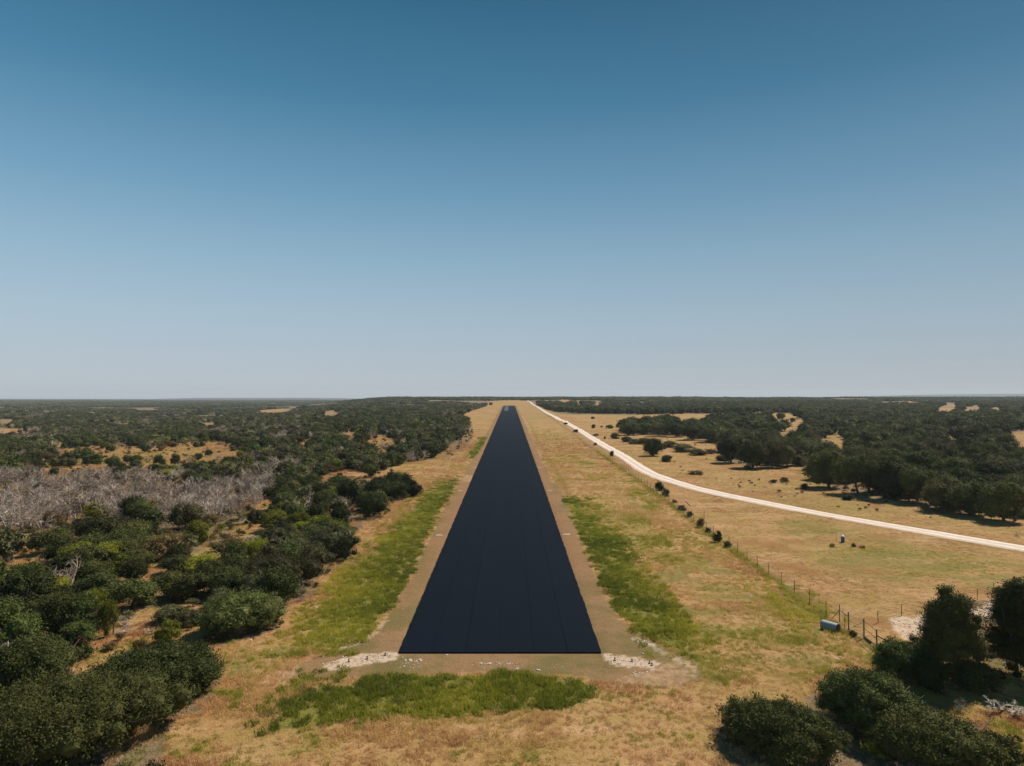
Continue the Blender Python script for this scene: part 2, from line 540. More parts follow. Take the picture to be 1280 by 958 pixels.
def ground_material():
    m, n, l, b = newmat("dry_pasture")
    t = n.new("ShaderNodeTexCoord").outputs["Object"]
    big = nnoise(n, l, t, 0.018, 4)
    mid = nnoise(n, l, t, 0.11, 5, 0.6)
    fine = nnoise(n, l, t, 0.9, 6, 0.7)
    speck = nnoise(n, l, t, 3.6, 3, 0.7)
    streak = nnoise(n, l, t, 0.16, 4, 0.6, (0.35, 1.6, 1))
    c = nmix(n, l, nramp(n, l, mid, 0.38, 0.62), (0.372, 0.210, 0.092), (0.290, 0.198, 0.060))
    c = nmix(n, l, nmath(n, l, 'MULTIPLY', nramp(n, l, streak, 0.50, 0.66), 0.75), c, (0.440, 0.268, 0.137))
    c = nmix(n, l, nmath(n, l, 'MULTIPLY', nramp(n, l, big, 0.48, 0.66), 0.6), c, (0.225, 0.182, 0.042))
    c = nmix(n, l, nmath(n, l, 'MULTIPLY', nramp(n, l, fine, 0.50, 0.66), 0.8), c, (0.165, 0.090, 0.034))
    red = nnoise(n, l, t, 0.055, 4, 0.6)
    c = nmix(n, l, nmath(n, l, 'MULTIPLY', nramp(n, l, red, 0.52, 0.64), 0.7), c, (0.270, 0.115, 0.050))
    # woodland floor: leaf litter, scrub and old grass
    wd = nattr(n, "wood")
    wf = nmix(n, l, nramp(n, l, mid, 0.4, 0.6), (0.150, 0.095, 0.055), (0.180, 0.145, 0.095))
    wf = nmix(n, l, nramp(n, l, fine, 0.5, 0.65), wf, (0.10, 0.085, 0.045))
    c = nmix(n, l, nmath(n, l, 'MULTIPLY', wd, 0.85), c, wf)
    # weak green in the sward
    wk = nmath(n, l, 'MULTIPLY', nattr(n, "weak"), nramp(n, l, mid, 0.36, 0.58))
    c = nmix(n, l, nmath(n, l, 'MULTIPLY', nmath(n, l, 'MULTIPLY', wk, nramp(n, l, streak, 0.40, 0.58)), 0.8), c, (0.150, 0.142, 0.032))
    gcol = nmix(n, l, fine, (0.110, 0.120, 0.014), (0.190, 0.165, 0.036))
    c = nmix(n, l, nattr(n, "green"), c, gcol)
    # mown verge and apron
    mw = nattr(n, "mown")
    mc = nmix(n, l, nramp(n, l, mid, 0.40, 0.62), (0.245, 0.146, 0.070), (0.150, 0.116, 0.040))
    mc = nmix(n, l, nmath(n, l, 'MULTIPLY', nramp(n, l, fine, 0.5, 0.68), 0.6), mc, (0.165, 0.098, 0.046))
    mc = nmix(n, l, nmath(n, l, 'MULTIPLY', nramp(n, l, speck, 0.66, 0.74), 0.5), mc, (0.52, 0.42, 0.31))
    c = nmix(n, l, mw, c, mc)
    c = nmix(n, l, nmath(n, l, 'MULTIPLY', nattr(n, "soil"), 0.9), c, nmix(n, l, fine, (0.290, 0.146, 0.074), (0.205, 0.110, 0.050)))
    c = nmix(n, l, nmath(n, l, 'MULTIPLY', nmath(n, l, 'MULTIPLY', nattr(n, "bare"), 0.8), nramp(n, l, fine, 0.36, 0.62)), c, (0.41, 0.265, 0.155))
    c = nmix(n, l, nmath(n, l, 'MULTIPLY', nattr(n, "red"), 0.85), c, nmix(n, l, fine, (0.235, 0.105, 0.035), (0.200, 0.150, 0.035)))
    pl = nmath(n, l, 'MULTIPLY', nattr(n, "pale"), nramp(n, l, nmath(n, l, 'ADD', fine, nmath(n, l, 'MULTIPLY', speck, 0.6)), 0.56, 0.86))
    c = nmix(n, l, nmath(n, l, 'MULTIPLY', pl, 0.85), c, nmix(n, l, speck, (0.50, 0.35, 0.245), (0.62, 0.50, 0.40)))
    # beyond a few kilometres the ground is closed tree canopy
    cn = nnoise(n, l, t, 0.010, 6, 0.7)
    cc = nmix(n, l, nramp(n, l, cn, 0.35, 0.65), (0.026, 0.036, 0.016), (0.060, 0.066, 0.034))
    cc = nmix(n, l, nmath(n, l, 'MULTIPLY', nramp(n, l, nnoise(n, l, t, 0.0025, 4), 0.62, 0.70), 0.7), cc, (0.33, 0.23, 0.12))
    c = nmix(n, l, nattr(n, "canopy"), c, cc)
    l.new(c, b.inputs["Base Color"])
    b.inputs["Roughness"].default_value = 0.95
    b.inputs["Specular IOR Level"].default_value = 0.1
    h = nmath(n, l, 'ADD', nmath(n, l, 'MULTIPLY', fine, 0.6), nmath(n, l, 'MULTIPLY', speck, 0.3))
    bp = n.new("ShaderNodeBump")
    bp.inputs["Strength"].default_value = 0.75
    bp.inputs["Distance"].default_value = 0.35
    l.new(h, bp.inputs["Height"])
    l.new(bp.outputs[0], b.inputs["Normal"])
    return m

M_GROUND = ground_material()
# ------------------------------------------------------------------ runway: a bed and six paving lanes with joints between
def asphalt():
    m, n, l, b = newmat("fresh_asphalt")
    t = n.new("ShaderNodeTexCoord").outputs["Object"]
    oi = n.new("ShaderNodeObjectInfo")
    f = nnoise(n, l, t, 0.25, 4, 0.6, (1.2, 0.35, 1))
    g = nnoise(n, l, t, 14, 3, 0.7)
    cross = nnoise(n, l, t, 0.5, 3, 0.6, (0.02, 1.6, 1))
    c = nmix(n, l, f, (0.0026, 0.0056, 0.0112), (0.0044, 0.0082, 0.0152))
    c = nmix(n, l, nmath(n, l, 'MULTIPLY', nramp(n, l, cross, 0.48, 0.62), 0.35), c, (0.0028, 0.0052, 0.0095))
    c = nmix(n, l, nmath(n, l, 'MULTIPLY', oi.outputs["Random"], 0.08), c, (0.0056, 0.0096, 0.0165))
    l.new(c, b.inputs["Base Color"])
    r = nmath(n, l, 'ADD', 0.78, nmath(n, l, 'MULTIPLY', f, 0.2))
    l.new(r, b.inputs["Roughness"])
    b.inputs["Specular IOR Level"].default_value = 0.04
    bp = n.new("ShaderNodeBump")
    bp.inputs["Strength"].default_value = 0.3
    bp.inputs["Distance"].default_value = 0.01
    l.new(g, bp.inputs["Height"])
    l.new(bp.outputs[0], b.inputs["Normal"])
    return m
M_ASPH = asphalt()
M_JOINT = plain("joint_sealant", (0.003, 0.003, 0.004), 0.9, 0, 0.2, 3)
M_JOINT.node_tree.nodes["Principled BSDF"].inputs["Specular IOR Level"].default_value = 0.02
ry = np.concatenate([np.arange(RW_Y0, 180, 1.0), np.geomspace(180, RW_Y1, 160)])
def ribbon(name, x0f, x1f, y, lift, mat, parent=None, skirt=0.1, jag=0.0):
    a = x0f + (jag * (vnoise(y, y * 0, 0.8, 3) - 0.5) if x0f < -RW_W / 2 + 0.3 else 0)
    b = x1f + (jag * (vnoise(y, y * 0, 0.8, 8) - 0.5) if x1f > RW_W / 2 - 0.3 else 0)
    c = rw_c(y)
    zz = zt(c, y) + lift
    L = np.stack([c + a, y, zz], -1)
    Rr = np.stack([c + b, y, zz], -1)
    Ld, Rd = L - [0, 0, skirt], Rr - [0, 0, skirt]
    v = np.stack([Ld, L, Rr, Rd], 1).reshape(-1, 3)
    n = len(y)
    f = []
    for i in range(n - 1):
        for k in range(3):
            f.append((i * 4 + k, i * 4 + k + 1, (i + 1) * 4 + k + 1, (i + 1) * 4 + k))
    f.append((0, 3, 2, 1))
    f.append(((n - 1) * 4, (n - 1) * 4 + 1, (n - 1) * 4 + 2, (n - 1) * 4 + 3))
    return link(name, mesh_np(name, v, [q[::-1] for q in f], [mat]), parent)
runway = ribbon("runway", -RW_W / 2 + 0.05, RW_W / 2 - 0.05, ry, 0.015, M_JOINT)
tag(runway, "straight jet black asphalt airstrip running to the horizon", kind="structure")
edges = [-11.5, -7.75, -3.9, -0.05, 3.85, 7.7, 11.5]
for i in range(6):
    ribbon("paving_lane", edges[i] + (0.018 if i else 0), edges[i + 1] - (0.018 if i < 5 else 0), np.concatenate([[RW_Y0 + random.uniform(-.12, .15)], ry[1:]]), 0.055 + 0.003 * (i % 2), M_ASPH, runway, 0.05, 0.15)
# paler blue-grey patch near the far end
pt = np.linspace(1020, 1330, 30)
M_BLUEGREY = plain("blue_grey_asphalt", (0.030, 0.042, 0.056), 0.8, 0, 0.5, 0.03)
ribbon("blue_grey_patch", -7.6, -1.2, pt, 0.066, M_BLUEGREY, runway, 0.01)

# ------------------------------------------------------------------ gravel road
def gravel():
    m, n, l, b = newmat("caliche_gravel")
    t = n.new("ShaderNodeTexCoord").outputs["Object"]
    f = nnoise(n, l, t, 0.5, 6, 0.65)
    g = nnoise(n, l, t, 5, 3, 0.7)
    ac = nattr(n, "across")
    c = nmix(n, l, nramp(n, l, f, 0.35, 0.65), (0.62, 0.50, 0.405), (0.72, 0.615, 0.53))
    c = nmix(n, l, nmath(n, l, 'MULTIPLY', nramp(n, l, g, 0.5, 0.7), 0.3), c, (0.44, 0.34, 0.25))
    # wheel tracks are packed paler, the crown and the shoulders hold darker loose stone
    tr = nmath(n, l, 'ABSOLUTE', nmath(n, l, 'SUBTRACT', nmath(n, l, 'ABSOLUTE', ac), 0.45))
    c = nmix(n, l, nmath(n, l, 'MULTIPLY', nramp(n, l, tr, 0.12, 0.32), 0.7), c, (0.45, 0.33, 0.23))
    l.new(c, b.inputs["Base Color"])
    b.inputs["Roughness"].default_value = 0.95
    bp = n.new("ShaderNodeBump")
    bp.inputs["Strength"].default_value = 0.4
    bp.inputs["Distance"].default_value = 0.05
    l.new(g, bp.inputs["Height"])
    l.new(bp.outputs[0], b.inputs["Normal"])
    return m
M_GRAVEL = gravel()
ROAD_PX = [(1278, 686), (1198, 672), (1108, 657), (998, 637.5), (959, 629.5), (938, 625.5), (900, 618), (870, 611), (837.6, 601), (824, 596.5), (805, 588), (780, 571.5), (750, 554), (721.4, 536.4), (705, 526)]
pts = [P(a, b)[:2] for a, b in ROAD_PX]
e = pts[0] + (pts[0] - pts[1]) / np.linalg.norm(pts[0] - pts[1]) * 60
pts = [e] + pts
pts += [np.array([47.5, 640.0]), np.array([48, 720.0]), np.array([47, 800.0]), np.array([46, 900.0]), np.array([46, 1050.0]), np.array([46, 1250.0]), np.array([45, 1500.0]), np.array([43, 1700.0]), np.array([41, 1830.0])]
ctrl = np.array(pts)
def catmull(c, step=2.5):
    out = []
    c = np.vstack([2 * c[0] - c[1], c, 2 * c[-1] - c[-2]])
    for i in range(1, len(c) - 2):
        n = max(2, int(np.linalg.norm(c[i + 1] - c[i]) / (step * (1 + np.linalg.norm(c[i]) / 250))))
        for k in range(n):
            t = k / n
            p0, p1, p2, p3 = c[i - 1:i + 3]
            out.append(0.5 * (2 * p1 + (p2 - p0) * t + (2 * p0 - 5 * p1 + 4 * p2 - p3) * t * t + (3 * p1 - p0 - 3 * p2 + p3) * t ** 3))
    return np.array(out)
road = catmull(ctrl)
for _ in range(3):
    road[1:-1] = 0.25 * road[:-2] + 0.5 * road[1:-1] + 0.25 * road[2:]
tan = np.gradient(road, axis=0)
tan /= np.linalg.norm(tan, axis=1)[:, None]
nor = np.stack([tan[:, 1], -tan[:, 0]], -1)
K = 9
rows = []
hw = 2.85 + 0.5 * (vnoise(road[:, 0], road[:, 1], 9, 2) - 0.5)
for k in range(K):
    s = k / (K - 1) * 2 - 1
    w = hw * s
    if k in (0, K - 1):
        w = w + s * 0.9 * (vnoise(road[:, 0], road[:, 1], 2.0, 40 + k) - 0.5)
    p = road + nor * w[:, None]
    lift = 0.03 + 0.09 * (1 - s * s) + 0.0004 * np.hypot(p[:, 0], p[:, 1])
    if k in (0, K - 1):
        lift = lift - 0.12
    rows.append(np.stack([p[:, 0], p[:, 1], zt(p[:, 0], p[:, 1]) + lift], -1))
RV = np.stack(rows, 1)
me = gridmesh("gravel_road", RV[:, :, 0], RV[:, :, 1], RV[:, :, 2], [M_GRAVEL])
at = me.attributes.new("across", 'FLOAT', 'POINT')
at.data.foreach_set("value", np.tile(np.linspace(-1, 1, K), len(road)).astype(np.float32))
if me.polygons[0].normal.z < 0:
    me.flip_normals()
tag(link("gravel_road", me), "pale caliche gravel road curving past the fence to the horizon", kind="structure")

gz = GZ.copy()
gz -= 0.12 * ((np.abs(off) < RW_W / 2 + 0.2) & (GY > RW_Y0 - 0.2) & (GY < RW_Y1 + 3))       # bed of the runway
ground_me = gridmesh("ground", GX, GY, gz, [M_GROUND])
from mathutils import kdtree
rk = kdtree.KDTree(len(road))
for i, p in enumerate(road):
    rk.insert((p[0], p[1], 0), i)
rk.balance()
a_road = np.zeros(GX.shape)
for i_, j_ in np.argwhere((GX > 36) & (GX < 210) & (GY > 95) & (GY < 800)):
    dd_ = rk.find((GX[i_, j_], GY[i_, j_], 0))[2]
    a_road[i_, j_] = max(0.0, 1 - max(0.0, dd_ - 3.0) / 2.2)
a_soil = 0.75 * a_road + (1 - 0.75 * a_road) * sstep(RW_W / 2 + 3.6, RW_W / 2 + 1.6, np.abs(off)) * (GY > RW_Y0 - 1.2) * (GY < RW_Y1 + 8) * (0.15 + 0.75 * sstep(82, 135, GY)) * (.6 + .5 * fbm(GX, GY, 3, 81, 2))
for nm, a in (("green", a_green), ("weak", a_weak), ("mown", a_mown & (a_green < .1)), ("pale", a_pale), ("bare", a_bare), ("wood", a_wood), ("red", a_red), ("canopy", a_can), ("soil", a_soil)):
    at = ground_me.attributes.new(nm, 'FLOAT', 'POINT')
    at.data.foreach_set("value", np.asarray(a, np.float32).ravel())
tag(link("ground", ground_me), "dry tan pasture with green strips, scrub and far wooded hills", kind="structure")

# ------------------------------------------------------------------ fences
FX = 41.0
post_me = None
def post_mesh(h, r, mat, n=6):
    b = MB()
    b.tube([(0, 0, -0.3), (0, 0, h - 0.03), (0, 0, h)], [r, r, r * 0.6], n)
    return b.mesh("post", [mat], True)
POST_THIN = post_mesh(2.1, 0.045, M_POST)
POST_THICK = post_mesh(2.3, 0.075, M_STEELPOST, 8)
def fence_line(name, pts, label, group, spacing, h=2.0, wires=(0.25, 0.6, 1.0, 1.4, 1.95), wr=0.012, thick_every=0, stays=False):
    pts = np.asarray(pts, float)
    base = pts[0]
    z0 = float(zt(*base))
    root = bpy.data.objects.new(name, None)
    COL.objects.link(root)
    root.location = (base[0], base[1], z0)
    tag(root, label, "fence")
    seg = np.linalg.norm(np.diff(pts, axis=0), axis=1)
    cum = np.concatenate([[0], np.cumsum(seg)])
    ds = []
    d = 0.0
    while d <= cum[-1] + 0.01:
        ds.append(d)
        d += spacing * (1 if d < 200 else 1 + (d - 200) / 400)
    ps = []
    for i, d in enumerate(ds):
        x = np.interp(d, cum, pts[:, 0])
        y = np.interp(d, cum, pts[:, 1])
        z = float(zt(x, y))
        th = thick_every and i % thick_every == 0
        o = link("post", POST_THICK if th else POST_THIN, root, (x - base[0], y - base[1], z - z0), 0, (1, 1, h / 2.1 * random.uniform(0.96, 1.05)))
        o.rotation_euler = (random.uniform(-.025, .025), random.uniform(-.025, .025), 0)
        ps.append((x - base[0], y - base[1], z - z0))
    for w in wires:
        b = MB()
        b.tube([(p[0], p[1], p[2] + w) for p in ps], [wr] * len(ps), 3, 0, False)
        link("wire", b.mesh("wire", [M_WIRE]), root)
    if stays:
        b = MB()
        for i in range(min(len(ps) - 1, 36)):
            p, q = Vector(ps[i]), Vector(ps[i + 1])
            for k in range(1, 10):
                c = p.lerp(q, k / 10)
                b.tube([c + Vector((0, 0, 0.2)), c + Vector((0, 0, 1.95))], [0.006, 0.006], 3, 0, False)
        o = link("wire_netting", b.mesh("wire_netting", [M_WIRE]), root)
        o["kind"] = "stuff"
    return root
g1 = P(1080, 798)
g0 = P(1060.8, 789)
g2 = P(1096, 812)
fy = list(np.arange(g0[1] + 0.2, 300, 12)) + list(np.geomspace(305, 900, 14))
fence_line("wire_fence", [(FX + 0.25 * math.sin(y * 0.03) + (0.0 if y > 90 else 0), y) for y in fy],
           "long wire fence of thin rusty posts running from the culvert along the gravel road", None, 4.9, 2.05, stays=True)
ga = P(1097.7, 778.5)
gpts = [ga[:2], P(1128.4, 769)[:2], P(1142, 765.7)[:2], P(1172, 760)[:2], P(1228, 748)[:2], P(1243.4, 741)[:2], P(1300, 728)[:2]]
fence_line("wire_fence", gpts, "short wire fence of dark posts beside the pale stony track", None, 5.4, 1.45, (0.3, 0.7, 1.1, 1.4), 0.01)

# gate and braced corner of the high fence
def at_line(a, b, t):
    return a + (b - a) * t
gate = bpy.data.objects.new("fence_gate", None)
COL.objects.link(gate)
gate.location = tuple(g0)
tag(gate, "grey pipe gate hung between braced posts beside the dark culvert pipe", "gate")
G = lambda p: (np.asarray(p) - g0)
for p, h in ((g0, 2.35), (g1, 2.35), (g2, 2.3)):
    link("post", POST_THICK, gate, G(p), 0, (1.15, 1.15, h / 2.3))
dv = (g1 - g0)
for k, (a, b_) in enumerate(((0.03, 0.97),)):
    fr = MB()
    p, q = G(at_line(g0, g1, a)), G(at_line(g0, g1, b_))
    up = lambda v, z: (v[0], v[1], v[2] + z)
    for z in (0.3, 1.95):
        fr.tube([up(p, z), up(q, z)], [0.032, 0.032], 6)
    for v in (p, q):
        fr.tube([up(v, 0.3), up(v, 1.95)], [0.032, 0.032], 6)
    leaf = link("gate_leaf", fr.mesh("gate_leaf", [M_GALV], True), gate)
    for z in (0.6, 0.95, 1.3, 1.63):
        b = MB()
        b.tube([up(p, z), up(q, z)], [0.018, 0.018], 5)
        link("bar", b.mesh("bar", [M_GALV]), leaf)
    b = MB()
    b.tube([up(p, 0.3), up(q, 1.95)], [0.022, 0.022], 5)
    link("brace", b.mesh("brace", [M_GALV]), leaf)
fr = MB()
p, q = G(at_line(g1, g2, 0.04)), G(at_line(g1, g2, 0.96))
for z in (0.35, 1.2, 2.1):
    fr.tube([up(p, z), up(q, z)], [0.035, 0.035], 6)
link("rail", fr.mesh("rail", [M_POST], True), gate)
def strut(a, b_, r=0.05, mat=M_POST, name="brace"):
    t_ = MB()
    t_.tube([tuple(a), tuple(b_)], [r, r], 6)
    return link(name, t_.mesh(name, [mat], True), gate)
gb = P(1049.5, 777.6)
gc = P(1039, 777)
strut(up(G(gb), 1.55), up(G(g0), 1.75))
strut(up(G(gb), 1.55), up(G(gc), 0.2))
link("post", POST_THIN, gate, G(gb), 0, (1.2, 1.2, 1.06))
gd = P(1118, 808)
strut(up(G(g2), 1.6), up(G(gd), 0.1), 0.06)
ge = P(1090, 806)
b = MB()
d = ge - g1
b.box(tuple(G((ge + g1) / 2) + [0, 0, 0.16]), (1.5, 0.2, 0.2), math.atan2(d[1], d[0]))
link("sill", b.mesh("sill", [M_POST]), gate)

# ------------------------------------------------------------------ culvert pipe
c0, c1 = P(1029.5, 785.5), P(1046.5, 790.5)
ax = Vector((*(c1 - c0)[:2], 0))
ax.normalize()
L = 1.95
rad = 0.56
cen = Vector((*((c0 + c1) / 2)[:2], float(zt(*((c0 + c1) / 2)[:2])) + rad - 0.10))
n_r, n_s = 61, 28
side = Vector((-ax.y, ax.x, 0))
v, f = [], []
for shell, rr in ((0, rad), (1, rad - 0.02)):
    for i in range(n_r):
        t_ = (i / (n_r - 1) - 0.5) * L
        r_ = rr + 0.022 * math.cos(i * math.pi * 2 / 4)
        for k in range(n_s):
            a_ = 2 * math.pi * k / n_s
            v.append(ax * t_ + side * (r_ * math.cos(a_)) + Vector((0, 0, r_ * math.sin(a_))))
N1 = n_r * n_s
for i in range(n_r - 1):
    for k in range(n_s):
        k2 = (k + 1) % n_s
        q = (i * n_s + k, (i + 1) * n_s + k, (i + 1) * n_s + k2, i * n_s + k2)
        f.append(q)
        f.append(tuple(N1 + j for j in reversed(q)))
for i in (0, n_r - 1):
    for k in range(n_s):
        k2 = (k + 1) % n_s
        f.append((i * n_s + k, i * n_s + k2, N1 + i * n_s + k2, N1 + i * n_s + k))
cul = link("culvert_pipe", mesh_py("culvert_pipe", v, f, [M_GALV], None, True), None, cen)
tag(cul, "grey corrugated steel culvert pipe lying open ended in grass at the fence gate", "pipe")
for sgn in (-1, 1):
    b = MB()
    ring = []
    for k in range(29):
        a_ = 2 * math.pi * k / 28
        ring.append(ax * (sgn * L / 2) + side * ((rad + 0.02) * math.cos(a_)) + Vector((0, 0, (rad + 0.02) * math.sin(a_))))
    b.tube(ring, [0.028] * 29, 5, 0, False)
    link("end_rim", b.mesh("end_rim", [M_GALV], True), cul)

# ------------------------------------------------------------------ blue drum station in the far pasture
d0 = P(1053.5, 678)
def rev(b, prof, n=18, m=0, off=(0, 0, 0)):
    v = []
    for r_, z in prof:
        for k in range(n):
            a_ = 2 * math.pi * k / n
            v.append((off[0] + r_ * math.cos(a_), off[1] + r_ * math.sin(a_), off[2] + z))
    f = []
    for i in range(len(prof) - 1):
        for k in range(n):
            f.append((i * n + k, i * n + (k + 1) % n, (i + 1) * n + (k + 1) % n, (i + 1) * n + k))
    f.append(tuple(range((len(prof) - 1) * n, len(prof) * n)))
    f.append(tuple(reversed(range(n))))
    b.add(v, f, m)
drum = bpy.data.objects.new("feed_drum", None)
COL.objects.link(drum)
drum.location = tuple(d0)
tag(drum, "blue drum with a white lid standing in rough grass by the gravel road", "drum")
b = MB()
rev(b, [(0.32, 0.05), (0.33, 0.08), (0.33, 0.40), (0.35, 0.42), (0.33, 0.44), (0.33, 0.74), (0.35, 0.76), (0.33, 0.78), (0.33, 1.05), (0.32, 1.08)])
link("drum_body", b.mesh("drum_body", [M_BLUE], True), drum)
b = MB()
rev(b, [(0.36, 1.06), (0.37, 1.10), (0.34, 1.20), (0.20, 1.34), (0.06, 1.40), (0.02, 1.42)])
link("lid", b.mesh("lid", [M_WHITE], True), drum)
for dx_, py_ in ((-0.85, 0.9), (0.75, 0.9)):
    b = MB()
    b.tube([(0, 0, -0.2), (0, 0, 1.75)], [0.03, 0.025], 6)
    o = link("marker_stake", b.mesh("marker_stake", [M_STEELPOST]), None, (d0[0] + dx_, d0[1] + py_, float(zt(d0[0] + dx_, d0[1] + py_))))
    tag(o, "thin stake with white cap %s of the blue drum" % ("to the left" if dx_ < 0 else "to the right"), "stake", "white capped stakes behind the blue drum")
    b = MB()
    rev(b, [(0.10, 1.62), (0.12, 1.66), (0.12, 1.84), (0.07, 1.93), (0.02, 1.95)], 10)
    link("cap", b.mesh("cap", [M_WHITE], True), o)

# ------------------------------------------------------------------ threshold lights, verge pads, stones
def edge_light_mesh():
    b = MB()
    rev(b, [(0.20, -0.05), (0.21, 0.03), (0.17, 0.06), (0.07, 0.09), (0.05, 0.26), (0.10, 0.30), (0.12, 0.36), (0.10, 0.46), (0.05, 0.52), (0.01, 0.53)], 12)
    return b.mesh("threshold_light", [M_BLACK], True)
el_me = edge_light_mesh()
for (a, c_), lab in (((436, 827.5), "black runway light at the outer end of the pale strip by the left corner"), ((459, 824), "black runway light midway along the pale strip by the left corner"),
                     ((481.5, 819.5), "black runway light nearest the left corner of the asphalt"), ((768.5, 825.5), "black runway light nearest the right corner of the asphalt"),
                     ((790, 827), "black runway light midway along the pale strip by the right corner"), ((812, 829.6), "nearer of two black runway lights at outer end of right pale strip"),
                     ((815, 832), "outermost black runway light beyond the right corner of the asphalt")):
    p = P(a, c_)
    tag(link("runway_light", el_me, None, p, random.random(), (0.75, 0.75, 0.62)), lab, "light", "black lights at the runway threshold")

def stone_mesh(seed, flat=0.6):
    r_ = random.Random(seed)
    t = (1 + 5 ** .5) / 2
    vs = [(-1, t, 0), (1, t, 0), (-1, -t, 0), (1, -t, 0), (0, -1, t), (0, 1, t), (0, -1, -t), (0, 1, -t), (t, 0, -1), (t, 0, 1), (-t, 0, -1), (-t, 0, 1)]
    vs = [Vector(q).normalized() * r_.uniform(0.7, 1.2) for q in vs]
    fs = [(0, 11, 5), (0, 5, 1), (0, 1, 7), (0, 7, 10), (0, 10, 11), (1, 5, 9), (5, 11, 4), (11, 10, 2), (10, 7, 6), (7, 1, 8), (3, 9, 4), (3, 4, 2), (3, 2, 6), (3, 6, 8), (3, 8, 9), (4, 9, 5), (2, 4, 11), (6, 2, 10), (8, 6, 7), (9, 8, 1)]
    return [(q.x, q.y, q.z * flat) for q in vs], fs
# pale slabs beside the asphalt, in pairs
pads = []
for (a, c_) in ((593, 584.6), (675.5, 584.8), (575, 614), (687.5, 613.4), (549, 669.5), (708.5, 668.4)):
    p = P(a, c_)
    b = MB()
    w_, d_ = 1.55, 0.62
    out = []
    for k in range(14):
        a_ = 2 * math.pi * k / 14
        r_ = random.uniform(0.85, 1.1)
        ca, sa = math.cos(a_), math.sin(a_)
        out.append((w_ / 2 * r_ * math.copysign(abs(ca) ** .5, ca), d_ / 2 * r_ * math.copysign(abs(sa) ** .5, sa)))
    v = [(x, y, -0.1) for x, y in out] + [(x * .97, y * .95, 0.07 + random.uniform(-.012, .012)) for x, y in out]
    f = [tuple(range(14, 28))] + [(k, (k + 1) % 14, 14 + (k + 1) % 14, 14 + k) for k in range(14)]
    b.add(v, f)
    o = link("marker_slab", b.mesh("marker_slab", [M_STONE]), None, p)
    sd_ = "left" if a < 640 else "right"
    nn = {584: "farthest", 614: "middle", 613: "middle", 669: "nearest", 668: "nearest"}[int(c_)]
    tag(o, "%s pale flat marker slab on the mown verge along the %s edge of the runway" % (nn, sd_), "slab", "pale marker slabs beside the runway")
b = MB()
spots = []
for (cx, cy, sx, sy, k, s0, s1) in ((515, 826, 14, 3, 26, .05, .16), (510, 832, 18, 4, 30, .04, .10), (607, 830, 8, 1.2, 14, .06, .18), (622, 829.5, 4, 1, 8, .06, .16), (638, 830, 5, 1, 9, .06, .16),
                                    (647, 836, 2, 1, 3, .10, .22), (673, 838, 2, .7, 3, .08, .18), (557, 819, 2, 1, 3, .08, .2), (468, 822, 22, 4, 30, .04, .13), (785, 827, 22, 4, 40, .04, .13),
                                    (795, 842, 14, 4, 18, .04, .14), (808, 803, 9, 4, 24, .05, .16), (640, 834, 60, 5, 50, .03, .09), (1170, 780, 45, 12, 110, .05, .2), (1245, 757, 25, 7, 60, .05, .2), (1080, 765, 25, 6, 40, .04, .12),
                                    (1045, 797, 8, 2, 20, .04, .14)):
    for _ in range(k):
        spots.append((P(cx + random.gauss(0, sx * .6), cy + random.gauss(0, sy * .6)), random.uniform(s0, s1)))
for x_, y_ in [(random.uniform(-40, 38), random.uniform(52, 120)) for _ in range(90)]:
    if abs(x_ - rw_c(y_)) > 16 or y_ < 68:
        spots.append((np.array([x_, y_, float(zt(x_, y_))]), random.uniform(.05, .2)))
for i, (p, s_) in enumerate(spots):
    v, f = stone_mesh(i % 9)
    a_ = random.random() * 6.28
    ca, sa = math.cos(a_) * s_, math.sin(a_) * s_
    b.add([(p[0] + q[0] * ca - q[1] * sa * .8, p[1] + q[0] * sa + q[1] * ca * .8, p[2] + q[2] * s_ + s_ * .15) for q in v], f)
tag(link("limestone_rubble", b.mesh("limestone_rubble", [M_STONE])), "scattered white limestone chips on the mown apron and stony track", kind="stuff")

# ------------------------------------------------------------------ small far buildings
sh = P(613.5, 506.5)
b = MB()
root = bpy.data.objects.new("shed", None)
COL.objects.link(root)
root.location = tuple(sh)
tag(root, "small rust brown shed at the wood edge left of the runway's far end", "shed")
b.box((0, 0, 2.2), (7, 6, 4.6))
link("wall", b.mesh("wall", [M_SHED]), root)
b = MB()
b.add([(-4, -3.5, 4.5), (4, -3.5, 4.5), (4, 3.5, 4.5), (-4, 3.5, 4.5), (-4, 0, 6.0), (4, 0, 6.0)], [(0, 1, 5, 4), (2, 3, 4, 5), (0, 4, 3), (1, 2, 5), (3, 2, 1, 0)])
link("roof", b.mesh("roof", [M_SHED]), root)
b = MB()
b.box((0, -3.05, 1.6), (2.6, 0.12, 3.0))
link("door", b.mesh("door", [M_BLACK]), root)
sh = P(794, 518)
root = bpy.data.objects.new("hunting_blind", None)
COL.objects.link(root)
root.location = tuple(sh)
tag(root, "small white upright cabin at the foot of the dark tree line behind the pasture", "cabin")
b = MB()
b.box((0, 0, 1.6), (2.0, 2.0, 3.4))
link("wall", b.mesh("wall", [M_WHITE]), root)
b = MB()
b.add([(-1.2, -1.2, 3.3), (1.2, -1.2, 3.3), (1.2, 1.2, 3.3), (-1.2, 1.2, 3.3), (0, 0, 3.9)], [(0, 1, 4), (1, 2, 4), (2, 3, 4), (3, 0, 4), (3, 2, 1, 0)])
link("roof", b.mesh("roof", [M_WHITE]), root)
b = MB()
b.box((-0.1, -1.03, 2.3), (1.2, 0.08, 0.45))
link("window", b.mesh("window", [M_BLACK]), root)

# ------------------------------------------------------------------ foliage meshes
ICO_V, ICO_F = stone_mesh(1, 1.0)
ICO_V = np.array(ICO_V)
ICO_V /= np.linalg.norm(ICO_V, axis=1)[:, None]
ICO_F = np.array(ICO_F)

